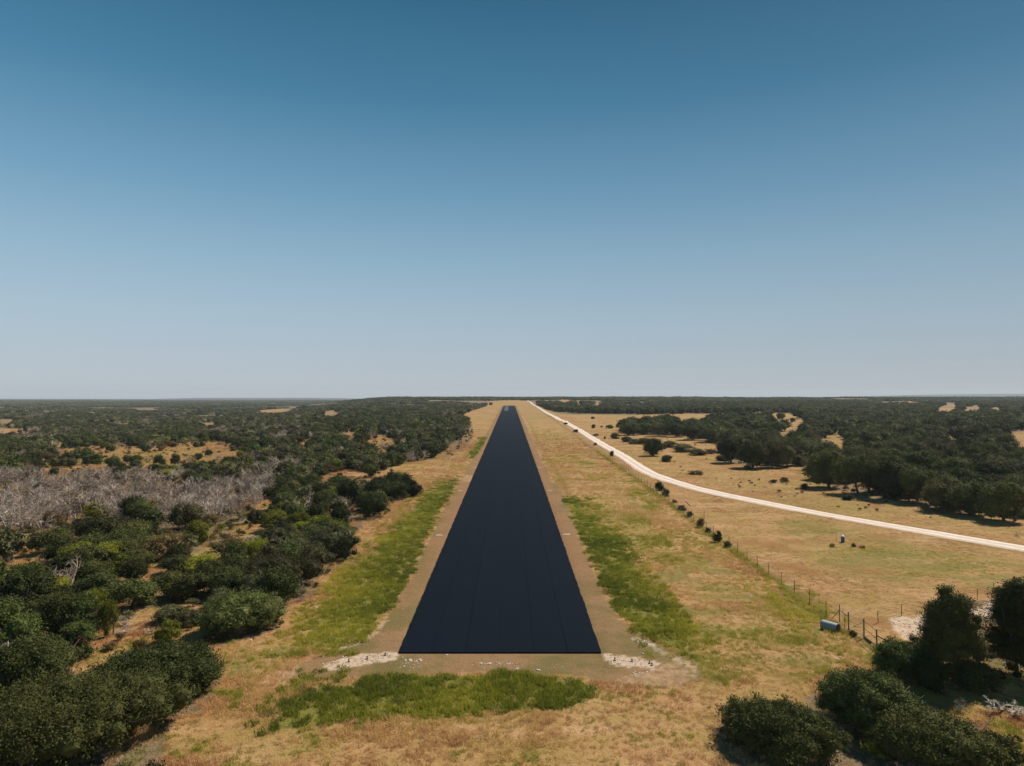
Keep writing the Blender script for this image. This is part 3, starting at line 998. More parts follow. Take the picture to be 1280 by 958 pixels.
def unit(v):
    return v / np.maximum(np.linalg.norm(v, axis=-1, keepdims=True), 1e-9)

def leaves(g, c, rc, n, size, squash=0.85, up=0.35, spray=0.25, zmin=-0.45):
    """n leaf quads spread over clumps (centres c, radii rc)"""
    p = rc ** 2
    k = g.choice(len(c), n, p=p / p.sum())
    d = unit(g.normal(size=(n, 3)))
    lo = d[:, 2] < zmin
    d[lo, 2] *= -1
    rr = rc[k] * (0.72 + 0.34 * g.random(n))
    # ragged shoots stand out of every clump
    sp = g.random(n) < spray
    ns = 7
    sh = unit(g.normal(size=(len(c), ns, 3)) + np.array([0, 0, .5]))
    pick = sh[k, g.integers(0, ns, n)]
    d = np.where(sp[:, None], unit(pick + .20 * g.normal(size=(n, 3))), d)
    rr = np.where(sp, rc[k] * (0.9 + 0.62 * g.random(n)), rr)
    pos = c[k] + d * rr[:, None] * np.array([1, 1, squash])
    nr = unit(d * 1.25 + g.normal(size=(n, 3)) * 0.45 + np.array([0, 0, up]))
    t = unit(np.cross(nr, g.normal(size=(n, 3))))
    t = np.where(sp[:, None], unit(t * 0.6 + d * 0.9), t)
    b = unit(np.cross(nr, t))
    L = size * (0.6 + 0.8 * g.random(n))[:, None] * 0.5
    Wd = L * (0.42 + 0.25 * g.random(n))[:, None]
    return np.stack([pos - t * L, pos + b * Wd - t * L * .15, pos + t * L, pos - b * Wd - t * L * .15], 1)

def clump_centres(g, W, D, H, n, zc=0.52, cr=0.2):
    d = unit(g.normal(size=(n, 3)))
    d[:, 2] = np.where((d[:, 2] < -0.35) & (g.random(n) < .45), -d[:, 2], d[:, 2])
    d = unit(d)
    r = (0.58 + 0.42 * g.random(n) ** 0.5)
    rc = cr * (W * D * H) ** (1 / 3) * (0.55 + 0.95 * g.random(n) ** 1.5)
    # lobed outline: some bearings stretch further out than others
    a = np.arctan2(d[:, 1], d[:, 0])
    ph = g.random(3) * 6.28
    lob = 1 + 0.13 * np.sin(2 * a + ph[0]) + 0.12 * np.sin(3 * a + ph[1]) + 0.08 * np.sin(5 * a + ph[2])
    ext = np.stack([np.maximum(W / 2 - rc, W * .12), np.maximum(D / 2 - rc, D * .12), np.maximum(H * (1 - zc) - rc * .8, H * .1)], -1)
    low = np.stack([ext[:, 0], ext[:, 1], np.maximum(H * zc - rc * .45, H * .1)], -1)
    low[:, :2] *= 1.12
    e = np.where(d[:, 2:3] < 0, low, ext)
    c = d * e * r[:, None] * np.stack([lob, lob, np.ones(n)], -1)
    c[:, 2] += H * zc
    return c, rc

def crown_arrays(seed, W, D, H, n_clump, n_leaf, size, zc=0.52, cr=0.2, core=0.70, **kw):
    g = np.random.default_rng(seed)
    c, rc = clump_centres(g, W, D, H, n_clump, zc, cr)
    q = leaves(g, c, rc, n_leaf, size, **kw)
    qv = q.reshape(-1, 3)
    qf = np.arange(len(qv)).reshape(-1, 4)
    if core:
        iv = (c[:, None, :] + ICO_V[None] * (rc * core)[:, None, None] * np.array([1, 1, .85]) * (0.85 + 0.3 * g.random((n_clump, 12, 1))))
        it = (ICO_F[None] + (np.arange(n_clump) * 12)[:, None, None]).reshape(-1, 3) + len(qv)
        # cores as degenerate-free quads are not needed: split each triangle into a quad through its edge midpoint
        vv = iv.reshape(-1, 3)
        mid = (vv[it[:, 0] - len(qv)] + vv[it[:, 1] - len(qv)]) / 2
        mi = np.arange(len(it)) + len(qv) + len(vv)
        tf = np.stack([it[:, 0], mi, it[:, 1], it[:, 2]], -1)
        qv = np.vstack([qv, vv, mid])
        qf = np.vstack([qf, tf])
    return qv, qf

def trunk_arrays(seed, W, H, r=0.16, stems=1, limbs=4, n=6):
    g = random.Random(seed)
    b = MB()
    for s in range(stems):
        ox, oy = (g.uniform(-.22, .22) * W, g.uniform(-.16, .16) * W) if stems > 1 else (0, 0)
        top = Vector((ox * 1.3 + g.uniform(-.08, .08) * W, oy * 1.3 + g.uniform(-.08, .08) * W, H * 0.45))
        p0 = Vector((ox, oy, -0.4))
        m1 = p0.lerp(top, 0.45) + Vector((g.uniform(-.1, .1), g.uniform(-.1, .1), 0))
        b.tube([p0, p0 + Vector((0, 0, 0.45)), m1, top], [r * 1.5, r * 1.1, r * 0.9, r * 0.6], n)
        for k in range(limbs):
            a = 6.283 * (k + g.random() * .7) / limbs
            e = Vector((top.x + math.cos(a) * W * .30, top.y + math.sin(a) * W * .30, H * g.uniform(.6, .85)))
            st = p0.lerp(top, g.uniform(.6, 1.0))
            md = st.lerp(e, .5) + Vector((0, 0, -H * .05))
            b.tube([st, md, e], [r * .55, r * .38, r * .12], 5)
    return b

def crown_mesh(name, seed, W, D, H, nc, nl, size, mat, **kw):
    v, f = crown_arrays(seed, W, D, H, nc, nl, size, **kw)
    return mesh_np(name, v, f, [mat])

def dead_builder(seed, W, H, gens=4, r=0.11, lean=0.0, kids=4):
    g = random.Random(seed)
    b = MB()
    def grow(p, d, ln, rad, gen):
        bend = Vector((g.uniform(-.35, .35), g.uniform(-.35, .35), g.uniform(-.1, .2)))
        m = p + d * ln * .5
        d2 = (d + bend * .6).normalized()
        e = m + d2 * ln * .5
        n = 5 if gen == 0 else (4 if gen == 1 else 3)
        b.tube([p, m, e], [rad, rad * .78, rad * (.55 if gen < gens else .2)], n, 0, False)
        if gen >= gens:
            return
        for k in range(kids if gen < 3 else kids + 1):
            t = g.uniform(.35, 1.0)
            st = p.lerp(m, t * 2) if t < .5 else m.lerp(e, t * 2 - 1)
            nd = (d2 * .55 + Vector((g.gauss(0, .75), g.gauss(0, .75), g.gauss(.1, .45)))).normalized()
            grow(st, nd, ln * g.uniform(.5, .78), max(rad * .55, .017), gen + 1)
    for s in range(3):
        a = 6.28 * (s + g.random()) / 3
        d = Vector((math.cos(a) * .5 + lean, math.sin(a) * .5, 1)).normalized()
        grow(Vector((math.cos(a) * .12, math.sin(a) * .12, -.2)), d, H * .52, r, 0)
    v = np.array(b.v)
    s = np.array([W / max(1e-6, np.ptp(v[:, 0])), W / max(1e-6, np.ptp(v[:, 1])), H / max(1e-6, v[:, 2].max())])
    b.v = [tuple(q) for q in v * s]
    return b

def joined(name, crown, trunk_b, leaf_mat, bark=None):
    v, f = crown
    tv = np.array(trunk_b.v)
    tf = [q if len(q) == 4 else None for q in trunk_b.f]
    tf = np.array([q for q in tf if q is not None]) + len(v)
    return mesh_np(name, np.vstack([v, tv]), np.vstack([f, tf]), [leaf_mat, bark or M_BARK], np.r_[np.zeros(len(f)), np.ones(len(tf))])

NOM_W, NOM_H = 6.0, 4.6
SPEC = {
    "oak":   dict(mat=M_OAK,   n=6, nc=30, nl=9000, size=0.22, zc=.45, cr=.195),
    "cedar": dict(mat=M_JUN,   n=4, nc=28, nl=8500, size=0.20, zc=.40, cr=.185, spray=.4),
    "olive": dict(mat=M_OLIVE, n=4, nc=26, nl=7000, size=0.21, zc=.42, cr=.185, spray=.4),
    "leafy": dict(mat=M_YEL,   n=3, nc=26, nl=3800, size=0.24, zc=.42, cr=.185, spray=.4, core=.6),
    "straw": dict(mat=M_DRYBUSH, n=2, nc=14, nl=1600, size=0.30, zc=.40, cr=.2, spray=.7, core=.4),
    "rusty": dict(mat=M_BROWN, n=3, nc=26, nl=3000, size=0.24, zc=.42, cr=.185, spray=.5, core=.5),
}
MID, MIDT, FAR = {}, {}, {}
for si, (k, s) in enumerate(SPEC.items()):
    kw = {q: s[q] for q in s if q not in ("mat", "n", "nc", "nl", "size")}
    MID[k] = [crown_mesh("crown", 100 * si + i, NOM_W, NOM_W * random.uniform(.8, 1), NOM_H, s["nc"], s["nl"], s["size"], s["mat"], **kw) for i in range(s["n"])]
    FAR[k] = [joined("far_" + k, crown_arrays(900 + 100 * si + i, NOM_W, NOM_W * random.uniform(.8, 1), NOM_H, 15, 900, 0.50, **{**kw, "cr": .23, "core": .8}),
                     trunk_arrays(i, NOM_W, NOM_H, .15, 1, 2, 4), s["mat"]) for i in range(3)]
MIDT = [trunk_arrays(i, NOM_W, NOM_H, .16, 1 + (i % 3 == 2), 4).mesh("trunk", [M_BARK], True) for i in range(5)]
DEAD = [dead_builder(50 + i, 5.2, 4.4, 4, .15, 0, 3).mesh("dead_branches", [M_DEAD if i % 3 else M_PALE]) for i in range(6)]
DEADFAR = [dead_builder(80 + i, 5.2, 4.0, 3, .14, 0, 4).mesh("far_dead", [M_DEAD]) for i in range(3)]

# ------------------------------------------------------------------ hand-placed trees: (px centre, py of the near foot, px width, px height, kind, label)
def place_px(cx, base, w, h, depth=0.85):
    p = P(cx, base)
    dist = math.hypot(p[0], p[1])
    W = w * p[1] / F
    D = W * depth
    dirn = p[:2] / dist
    c = p[:2] + dirn * D * 0.42
    z = float(zt(*c))
    th = math.atan2(CAM_H - p[2], dist)
    hv = h * p[1] / F
    H = (hv - 0.55 * D * math.sin(th)) / math.cos(th)
    H = max(H, 0.35 * W, 0.8)
    return np.array([c[0], c[1], z]), W, D, H, math.atan2(-dirn[0], dirn[1])

def thing_tree(name, label, cat, loc, rz, scale, crown, trunk, group=None):
    root = bpy.data.objects.new(name, None)
    COL.objects.link(root)
    root.location = tuple(map(float, loc))
    root.rotation_euler = (0, 0, rz)
    tag(root, label, cat, group)
    link("crown", crown, root, (0, 0, 0), 0, scale)
    if trunk is not None:
        link("trunk", trunk, root, (0, 0, 0), 0, scale)
    return root

HERO = [
    (88, 972, 250, 112, "oak", "broad dark oak thicket filling the bottom left corner of the picture", 260, 46000, 5),
    (198, 890, 164, 84, "oak", "wide domed oak thicket behind the corner thicket, touching the dry grass slope", 160, 30000, 4),
    (38, 882, 106, 88, "oak", "dark round oak at the left picture edge behind the corner thicket", 90, 17000, 2),
    (303, 800, 110, 62, "oak", "dark low oak reaching out into the dry grass at the wood's corner", 80, 15000, 2),
    (982, 968, 158, 84, "oak", "dark round oak nearest the bottom edge, right of the front green grass", 130, 26000, 2),
    (1092, 935, 136, 92, "oak", "tall dark oak in the middle of the bottom right clump", 110, 22000, 2),
    (1166, 975, 150, 84, "oak", "spreading dark oak at the bottom edge below the orange brown scrub", 120, 22000, 2),
    (1191, 864, 76, 128, "oak", "tall dark oak standing in front of the stony track beside the fence", 90, 20000, 1),
    (1272, 856, 70, 132, "oak", "tall dark oak at the right picture edge beside the stony track", 90, 20000, 1),
    (1124, 852, 66, 50, "cedar", "low dark bush under the braced gate post at the fence end", 50, 9000, 1),
    (1222, 870, 60, 40, "oak", "dark oak filling the gap between the two tall oaks by the stony track", 50, 9000, 1),
    (1160, 868, 50, 44, "cedar", "dark low bush at the left foot of the tall oak before the stony track", 40, 7000, 1),
    (345, 746, 112, 54, "olive", "grey green oak on the wood edge above the low corner oak", 70, 12000, 2),
    (1243, 962, 66, 44, "oak", "small dark bush at the bottom right corner", 40, 7000, 1),
]
tree_spots = []      # (x, y, radius) of everything hand-placed
for i, (cx, by, w, h, kind, lab, nc, nl, st) in enumerate(HERO):
    loc, W, D, H, rz = place_px(cx, by, w, h)
    s = SPEC[kind]
    nl = int(nl * 2.2)
    cr = crown_mesh("crown", 3000 + i, W, D, H, nc, nl, 0.175, s["mat"], zc=.42, cr=.125 if nc > 100 else .15, spray=.36, up=.3)
    tr = trunk_arrays(3000 + i, W, H, .18, st, 4).mesh("trunk", [M_BARK], True)
    thing_tree("cedar_tree" if kind == "cedar" else "oak_tree", lab, "tree", loc, rz, (1, 1, 1), cr, tr)
    tree_spots.append((loc[0], loc[1], W / 2))

HAND = [
    (165, 768, 66, 46, "oak", "dark oak between the yellow green sapling and the grey green wood edge oak"),
    (212, 752, 52, 40, "oak", "dark oak just above the bright yellow green bush"),
    (134, 799, 30, 48, "leafy", "slim yellow green sapling standing alone in the dry glade"),
    (209, 809, 38, 40, "leafy", "bright yellow green bush on the glade's near edge"),
    (216, 784, 58, 30, "olive", "low grey green bush behind the bright yellow green bush"),
    (238, 786, 40, 28, "olive", "low grey green bush touching the low corner oak"),
    (105, 826, 26, 24, "oak", "tiny dark bush alone in the glade's dry grass"),
    (65, 788, 80, 48, "oak", "dark oak at the glade's left side, three rows above the corner thicket"),
    (14, 790, 60, 44, "olive", "grey green oak at the left edge above the round dark oak"),
    (60, 832, 60, 30, "olive", "low olive bush behind the round dark oak at the left edge"),
    (405, 706, 52, 48, "olive", "olive oak with a thin crown at the green strip's edge"),
    (432, 703, 46, 36, "oak", "small dark oak on the green strip's edge, beside the thin olive oak"),
    (66, 695, 50, 36, "oak", "dark oak left of the long dark oak below the dead thicket"),
    (125, 684, 74, 42, "oak", "long dark oak just below the dead grey thicket"),
    (178, 678, 50, 28, "oak", "dark oak under the dead grey thicket, before the brown bush"),
    (205, 705, 64, 46, "rusty", "large brown half bare bush below the dead grey thicket"),
    (247, 683, 42, 38, "leafy", "green bush at the dead thicket's lower end beside a bare patch"),
    (107, 722, 54, 42, "oak", "dark oak with a pale dead limb, above the left glade"),
    (150, 724, 56, 38, "leafy", "bright green bush right above the dark oaks of the left glade"),
    (225, 722, 54, 30, "oak", "dark oak below the bare patch by the dead thicket"),
    (318, 706, 46, 38, "leafy", "yellow green bush left of the thin olive oak"),
    (290, 725, 50, 36, "oak", "dark oak behind the grey green wood edge oak"),
    (262, 735, 46, 36, "oak", "dark oak left of the grey green wood edge oak"),
    (355, 680, 42, 30, "leafy", "fresh green bush above the thin olive oak"),
    (425, 666, 28, 34, "cedar", "slim dark cedar standing before the cedar band"),
    (467, 650, 38, 32, "cedar", "dark round cedar on the near edge of the cedar band"),
    (398, 658, 28, 30, "cedar", "narrow dark cedar left of the slim cedar"),
    (515, 622, 28, 22, "cedar", "outermost dark cedar of the band, nearest the runway"),
    (497, 626, 36, 25, "cedar", "dark cedar next to the band's outermost cedar"),
    (470, 630, 42, 30, "cedar", "broad dark cedar in the middle of the cedar band"),
    (440, 635, 46, 36, "cedar", "large dark cedar left of the middle of the cedar band"),
    (402, 640, 44, 36, "cedar", "dark cedar in the left half of the cedar band"),
    (360, 640, 50, 32, "cedar", "dark cedar at the left end of the cedar band"),
    (425, 616, 44, 22, "cedar", "dark cedar in the back row of the cedar band, near its middle"),
    (385, 620, 40, 26, "cedar", "dark cedar in the back row of the cedar band, left part"),
    (352, 620, 30, 24, "cedar", "last dark cedar at the back left end of the cedar band"),
    (376, 636, 18, 16, "leafy", "small bright green bush among the dark cedars of the band"),
    (320, 656, 26, 24, "olive", "grey green bush between the dead snags and the cedar band"),
    (464, 598, 26, 18, "oak", "dark oak jutting into the pale gap behind the cedar band"),
    # within the tan clearing
    (111, 574, 18, 13, "oak", "dark oak high in the tan clearing, left of its middle"), (143, 587, 17, 14, "oak", "dark oak on the low edge of the tan clearing, near its left"),
    (170, 585, 19, 17, "oak", "broad dark oak in the tan clearing beside the round green cedar"), (200, 584, 16, 17, "cedar", "round green cedar in the middle of the tan clearing"),
    (219, 583, 13, 16, "olive", "grey green tree just right of the round green cedar in the clearing"), (248, 576, 11, 10, "cedar", "left one of two small cedars at the clearing's right part"),
    (261, 571, 11, 9, "cedar", "right one of two small cedars at the clearing's right part"), (68, 596, 12, 12, "cedar", "small round cedar under the tan clearing's left end"),
    (93, 597, 11, 12, "olive", "small grey green bush right of the small round cedar below the clearing"), (63, 578, 18, 12, "olive", "grey green oak at the left end of the tan clearing"),
    (84, 585, 24, 14, "olive", "wide grey green oak in the left part of the tan clearing"), (48, 590, 22, 16, "oak", "dark oak bordering the tan clearing's left end"),
    (252, 559, 9, 8, "cedar", "small cedar on the clearing's upper edge"), (287, 586, 26, 16, "oak", "dark oak on the clearing's lower right edge"),
    (150, 602, 22, 20, "oak", "dark oak standing in the dead thicket's back edge below the clearing"), (255, 612, 30, 22, "oak", "dark oak rising from the back of the dead thicket's right half"),
    (282, 604, 26, 18, "oak", "dark oak at the back right of the dead thicket"), (300, 618, 22, 16, "oak", "dark oak behind the pale snags"), (123, 618, 10, 7, "oak", "small dark bush amid the dead grey thicket"),
    # right of the runway
    (817, 571, 28, 24, "oak", "round dark oak standing alone in the pasture behind the gravel road"),
    (834, 578, 16, 11, "oak", "small dark bush in front of the lone round oak"),
    (769, 549, 15, 9, "olive", "low bush left of the two low bushes by the oak clump"),
    (783, 553, 16, 9, "oak", "low dark bush before the oak clump behind the road"),
    (808, 556, 26, 10, "oak", "wide low dark bush just behind the lone round oak"),
    (795, 556, 22, 8, "olive", "low olive bush in front of the oak clump, just left of the lone round oak"), (838, 560, 26, 9, "olive", "low olive bush joined to the lone round oak's right side"),
    (826, 562, 22, 10, "oak", "low dark bush right behind the lone round oak"), (872, 570, 28, 9, "olive", "wide low olive bush far right of the lone round oak"),
    (888, 568, 18, 8, "rusty", "low brown bush between the wide olive bush and the big oak wood"), (903, 577, 20, 9, "olive", "low grey bush at the left foot of the big oak wood"),
    (745, 546, 10, 4, "rusty", "low brown scrub on the bank left of the tiny upright bush"), (1060, 626, 16, 9, "oak", "low dark bush before the big oak wood's shaded foot"),
    (742, 535.5, 6, 6, "oak", "little dark bush in the pasture, left one of three before the tree line"),
    (752, 534.5, 3.5, 3, "oak", "tiniest dark bush in the pasture between two others"),
    (762, 536, 11, 6, "oak", "flat dark bush in the pasture left of the oak clump"),
    (741, 524, 6, 3.5, "oak", "dark bush far out in the pasture before the tree line"),
    (756, 549, 3, 4.5, "cedar", "tiny dark upright bush between gravel road and low bushes"),
    (855, 566, 34, 9, "olive", "long low olive bush before the middle oaks"),
    (869, 594, 22, 8, "rusty", "brown scrub bush in the pasture above the road's bend"),
    (935, 588, 14, 8, "olive", "round grey green bush at the feet of the big oak clump"),
    (980, 603, 12, 8, "rusty", "brown bush in the dry grass right of the road bend"),
    (967, 604, 11, 6, "olive", "olive tuft bush left of a brown bush above the road"),
    (1006, 612, 12, 9, "rusty", "grey brown bush at the shaded foot of the big right oaks"),
    (787, 545, 30, 17.6, "oak", "dark oak, first from left in front row of oak clump behind the road bend"),
    (805, 544, 26, 16, "oak", "dark oak, second from left in front row of oak clump behind the road bend"),
    (824, 546, 30, 17.6, "olive", "grey green oak, third from left in front row of oak clump behind the road bend"),
    (845, 547, 32, 19.2, "oak", "dark oak, fourth from left in front row of oak clump behind the road bend"),
    (866, 551, 34, 20, "oak", "dark oak, fifth from left in front row of oak clump behind the road bend"),
    (888, 554, 34, 20.8, "oak", "dark oak, sixth from left in front row of oak clump behind the road bend"),
    (912, 556, 36, 20.8, "oak", "dark oak, seventh from left in front row of oak clump behind the road bend"),
    (937, 556, 36, 20.8, "olive", "grey green oak, eighth from left in front row of oak clump behind the road bend"),
    (960, 553, 34, 19.2, "oak", "dark oak, ninth from left in front row of oak clump behind the road bend"),
    (812, 533, 28, 12.8, "olive", "grey green oak, first from left in back row of oak clump behind the road bend"),
    (838, 534, 30, 13.6, "oak", "dark oak, second from left in back row of oak clump behind the road bend"),
    (866, 536, 30, 13.6, "oak", "dark oak, third from left in back row of oak clump behind the road bend"),
    (893, 538, 32, 14.4, "oak", "dark oak, fourth from left in back row of oak clump behind the road bend"),
    (922, 537, 32, 14.4, "oak", "dark oak, fifth from left in back row of oak clump behind the road bend"),
    (950, 535, 32, 13.6, "olive", "grey green oak, sixth from left in back row of oak clump behind the road bend"),
    (972, 540, 26, 14.4, "oak", "dark oak, seventh from left in back row of oak clump behind the road bend"),
    (914, 580, 38, 34, "oak", "dark oak, first from left in front row of big oak wood above the road"),
    (941, 587, 46, 40, "oak", "dark oak, second from left in front row of big oak wood above the road"),
    (972, 586, 44, 38, "olive", "grey green oak, third from left in front row of big oak wood above the road"),
    (1036, 612, 58, 52, "oak", "dark oak, fourth from left in front row of big oak wood above the road"),
    (1074, 620, 56, 54, "oak", "dark oak, fifth from left in front row of big oak wood above the road"),
    (1112, 627, 62, 56, "oak", "dark oak, sixth from left in front row of big oak wood above the road"),
    (1147, 631, 52, 48, "oak", "dark oak, seventh from left in front row of big oak wood above the road"),
    (1180, 643, 58, 42, "olive", "grey green oak, eighth from left in front row of big oak wood above the road"),
    (1218, 648, 62, 48, "oak", "dark oak, ninth from left in front row of big oak wood above the road"),
    (1256, 655, 64, 56, "oak", "dark oak, tenth from left in front row of big oak wood above the road"),
    (930, 566, 40, 28, "oak", "dark oak, first from left in second row of big oak wood above the road"),
    (962, 566, 42, 28, "oak", "dark oak, second from left in second row of big oak wood above the road"),
    (1002, 574, 40, 30, "oak", "dark oak, third from left in second row of big oak wood above the road"),
    (1030, 590, 46, 34, "oak", "dark oak, fourth from left in second row of big oak wood above the road"),
    (1070, 594, 52, 38, "olive", "grey green oak, fifth from left in second row of big oak wood above the road"),
    (1112, 598, 56, 40, "oak", "dark oak, sixth from left in second row of big oak wood above the road"),
    (1152, 602, 54, 40, "oak", "dark oak, seventh from left in second row of big oak wood above the road"),
    (1196, 610, 58, 42, "oak", "dark oak, eighth from left in second row of big oak wood above the road"),
    (1240, 618, 60, 44, "oak", "dark oak, ninth from left in second row of big oak wood above the road"),
    (1272, 622, 56, 44, "olive", "grey green oak, tenth from left in second row of big oak wood above the road"),
    # along the fence
    (765, 571, 6, 8, "cedar", "small upright cedar beside the gravel road's left edge"),
    (744, 557, 5, 4, "oak", "dark bush on the road verge beyond the upright cedar"),
    (720, 541, 7, 5, "oak", "dark bush on the road's left verge, two bushes before the crest"),
    (707, 531, 6, 3.5, "oak", "dark bush on the road's left verge, next to the crest"),
    (824, 614, 14, 14, "olive", "tall grey green bush on the fence line at the road bend"),
    (832, 621, 12, 12, "olive", "second grey green bush on the fence line just below the road bend"),
    (843.5, 629, 8, 5, "oak", "small dark bush on the fence line below the two tall ones"),
    (853, 639, 12, 9, "olive", "grey bush on the fence line beside a leaning branch"),
    (862, 647, 9, 9, "oak", "dark bush on the fence line between grey bush and tall stake"),
    (876, 660, 10, 15, "rusty", "brown thicket on the fence line round a tall dark stake"),
    (885, 667, 9, 9, "rusty", "reddish dry bush on the fence line below the stake"),
    (897, 679, 12, 15, "cedar", "dark little cedar on the fence line, second from its post row"),
    (909.5, 685, 11, 10, "olive", "grey dark bush on the fence line where its bare posts begin"),
    (1040.5, 684, 8, 6, "straw", "dry straw bush left of the blue drum"), (1067, 684, 9, 5, "straw", "dry straw bush right of the blue drum"),
    (1077.5, 685.5, 9, 5, "straw", "dry straw bush farthest right of the blue drum"),
    (1066, 797, 13, 4, "rusty", "low brown weed bush at the foot of the pipe gate"),
    (266, 806, 30, 16, "rusty", "bare brown bush between the low corner oak and the wide domed thicket"),
]
names = {"oak": "oak_tree", "cedar": "cedar_tree", "olive": "olive_tree", "leafy": "leafy_bush", "rusty": "brown_bush"}
names["olive"] = "grey_green_oak"
cats = {"oak": "tree", "cedar": "tree", "olive": "tree", "leafy": "bush", "rusty": "bush", "straw": "bush"}
def small(lab):
    return "bush" in lab or "thicket" in lab
for i, (cx, by, w, h, kind, lab) in enumerate(HAND):
    loc, W, D, H, rz = place_px(cx, by, w, h)
    bush = small(lab.split(",")[0].split(" with ")[0].split(" just ")[0][:34])
    nm = {"oak": "dark_bush", "cedar": "dark_bush", "olive": "grey_green_bush", "leafy": "leafy_bush", "rusty": "brown_bush", "straw": "dry_bush"}[kind] if bush else names[kind]
    if "sapling" in lab:
        nm, bush = "sapling", False
    sc = (W / NOM_W, D / NOM_W, H / NOM_H)
    cr = MID[kind][i % len(MID[kind])]
    if min(sc) < 0.35:
        cr = FAR_CROWN = crown_mesh("crown", 5000 + i, NOM_W, NOM_W, NOM_H, 16, 900, .6, SPEC[kind]["mat"], zc=.34, cr=.22, spray=.5)
    thing_tree(nm, lab, "bush" if bush else "tree", loc, rz + random.uniform(-.4, .4), sc, cr, MIDT[i % 5] if min(sc) > .35 else None).children[0].location.z = -.14 * H if bush else 0
    tree_spots.append((loc[0], loc[1], W / 2))
# a tall dark stake and a leaning branch on the fence line
sp = P(880, 657)
b = MB()
b.tube([(0, 0, -.2), (0.02, 0, 1.8), (0.05, 0, 3.6)], [.07, .06, .03], 6)
tag(link("stake", b.mesh("stake", [M_POST], True), None, sp), "tall thin dark stake rising from brown scrub on the fence line", "stake")
sp = P(859.5, 634)
b = MB()
b.tube([(-.9, 0, 1.6), (0, 0, .9), (.8, 0, .1)], [.05, .09, .07], 6)
b.tube([(0, 0, .9), (-.3, .3, 1.5)], [.05, .02], 5)
tag(link("leaning_branch", b.mesh("leaning_branch", [M_POST], True), None, sp), "dark broken branch leaning on the fence line beside the grey bush", "branch")

# hand-placed dead wood
def dead_tree(me, cx, by, w, h, lab, group=None, nm="dead_tree"):
    loc, W, D, H, rz = place_px(cx, by, w, h, .9)
    root = bpy.data.objects.new(nm, None)
    COL.objects.link(root)
    root.location = tuple(loc)
    root.rotation_euler = (0, 0, random.random() * 6)
    tag(root, lab, "tree", group)
    link("branches", me, root, (0, 0, 0), 0, (W / 5.2, W / 5.2, H / 4.4))
    tree_spots.append((loc[0], loc[1], W * .4))
fall = dead_builder(7, 6.0, 3.2, 4, .14, .9, 3).mesh("dead_branches", [M_PALE])
for me_, cx, by, w, h, lab in ((fall, 1258, 894, 52, 34, "bleached grey dead tree sprawling in dark shade at the right edge"),
                               (DEAD[1], 1198, 893, 20, 20, "small grey dead shrub in the orange brown scrub"),
                               (DEAD[3], 43, 748, 28, 26, "pale dead snag poking from the dark oaks above the left glade"),
                               (DEAD[0], 76, 738, 26, 20, "grey dead top among the dark oaks near the left edge"),
                               (DEAD[3], 309, 632, 10, 26, "left of three pale snags at the dead thicket's runway end"),
                               (DEAD[0], 318, 632, 10, 26, "middle one of three pale snags at the dead thicket's runway end"),
                               (DEAD[3], 325, 630, 9, 24, "right one of three pale snags at the dead thicket's runway end"),
                               (DEAD[0], 330, 612, 22, 22, "pale dead tree behind the three snags"),
                               (DEAD[3], 350, 610, 20, 18, "pale dead tree beside the cedar band's back end"),
                               (DEAD[0], 68, 634, 16, 20, "pale white trunked snag within the dead grey thicket"),
                               (DEAD[2], 25, 775, 30, 18, "grey dead scrub at the left edge below the dark oaks"),
                               (DEAD[1], 155, 786, 30, 16, "grey bare bush behind the slim sapling"),
                               (DEAD[4], 905, 570, 20, 24, "grey leafless tree at the left end of the big right oaks"),
                               (DEAD[5], 1240, 590, 24, 30, "grey bare tree within the big right oaks near the picture edge")):
    dead_tree(me_, cx, by, w, h, lab)

# ------------------------------------------------------------------ woodland: candidates on a jittered grid, kept where the photograph shows trees
TS = np.array(tree_spots)
def scatter(ymin, ymax, s, umax=0.95):
    n_y = int((ymax - ymin) / s)
    n_x = int(2 * umax * ymax / s)
    xs = (np.arange(n_x) - n_x / 2) * s
    ysr = ymin + np.arange(n_y) * s
    X, Y = np.meshgrid(xs, ysr)
    X = X + (np.arange(n_y) % 2)[:, None] * s / 2
    X = X + rng.uniform(-.42, .42, X.shape) * s
    Y = Y + rng.uniform(-.42, .42, Y.shape) * s
    k = (np.abs(X) < umax * Y + 12)
    return X[k], Y[k]

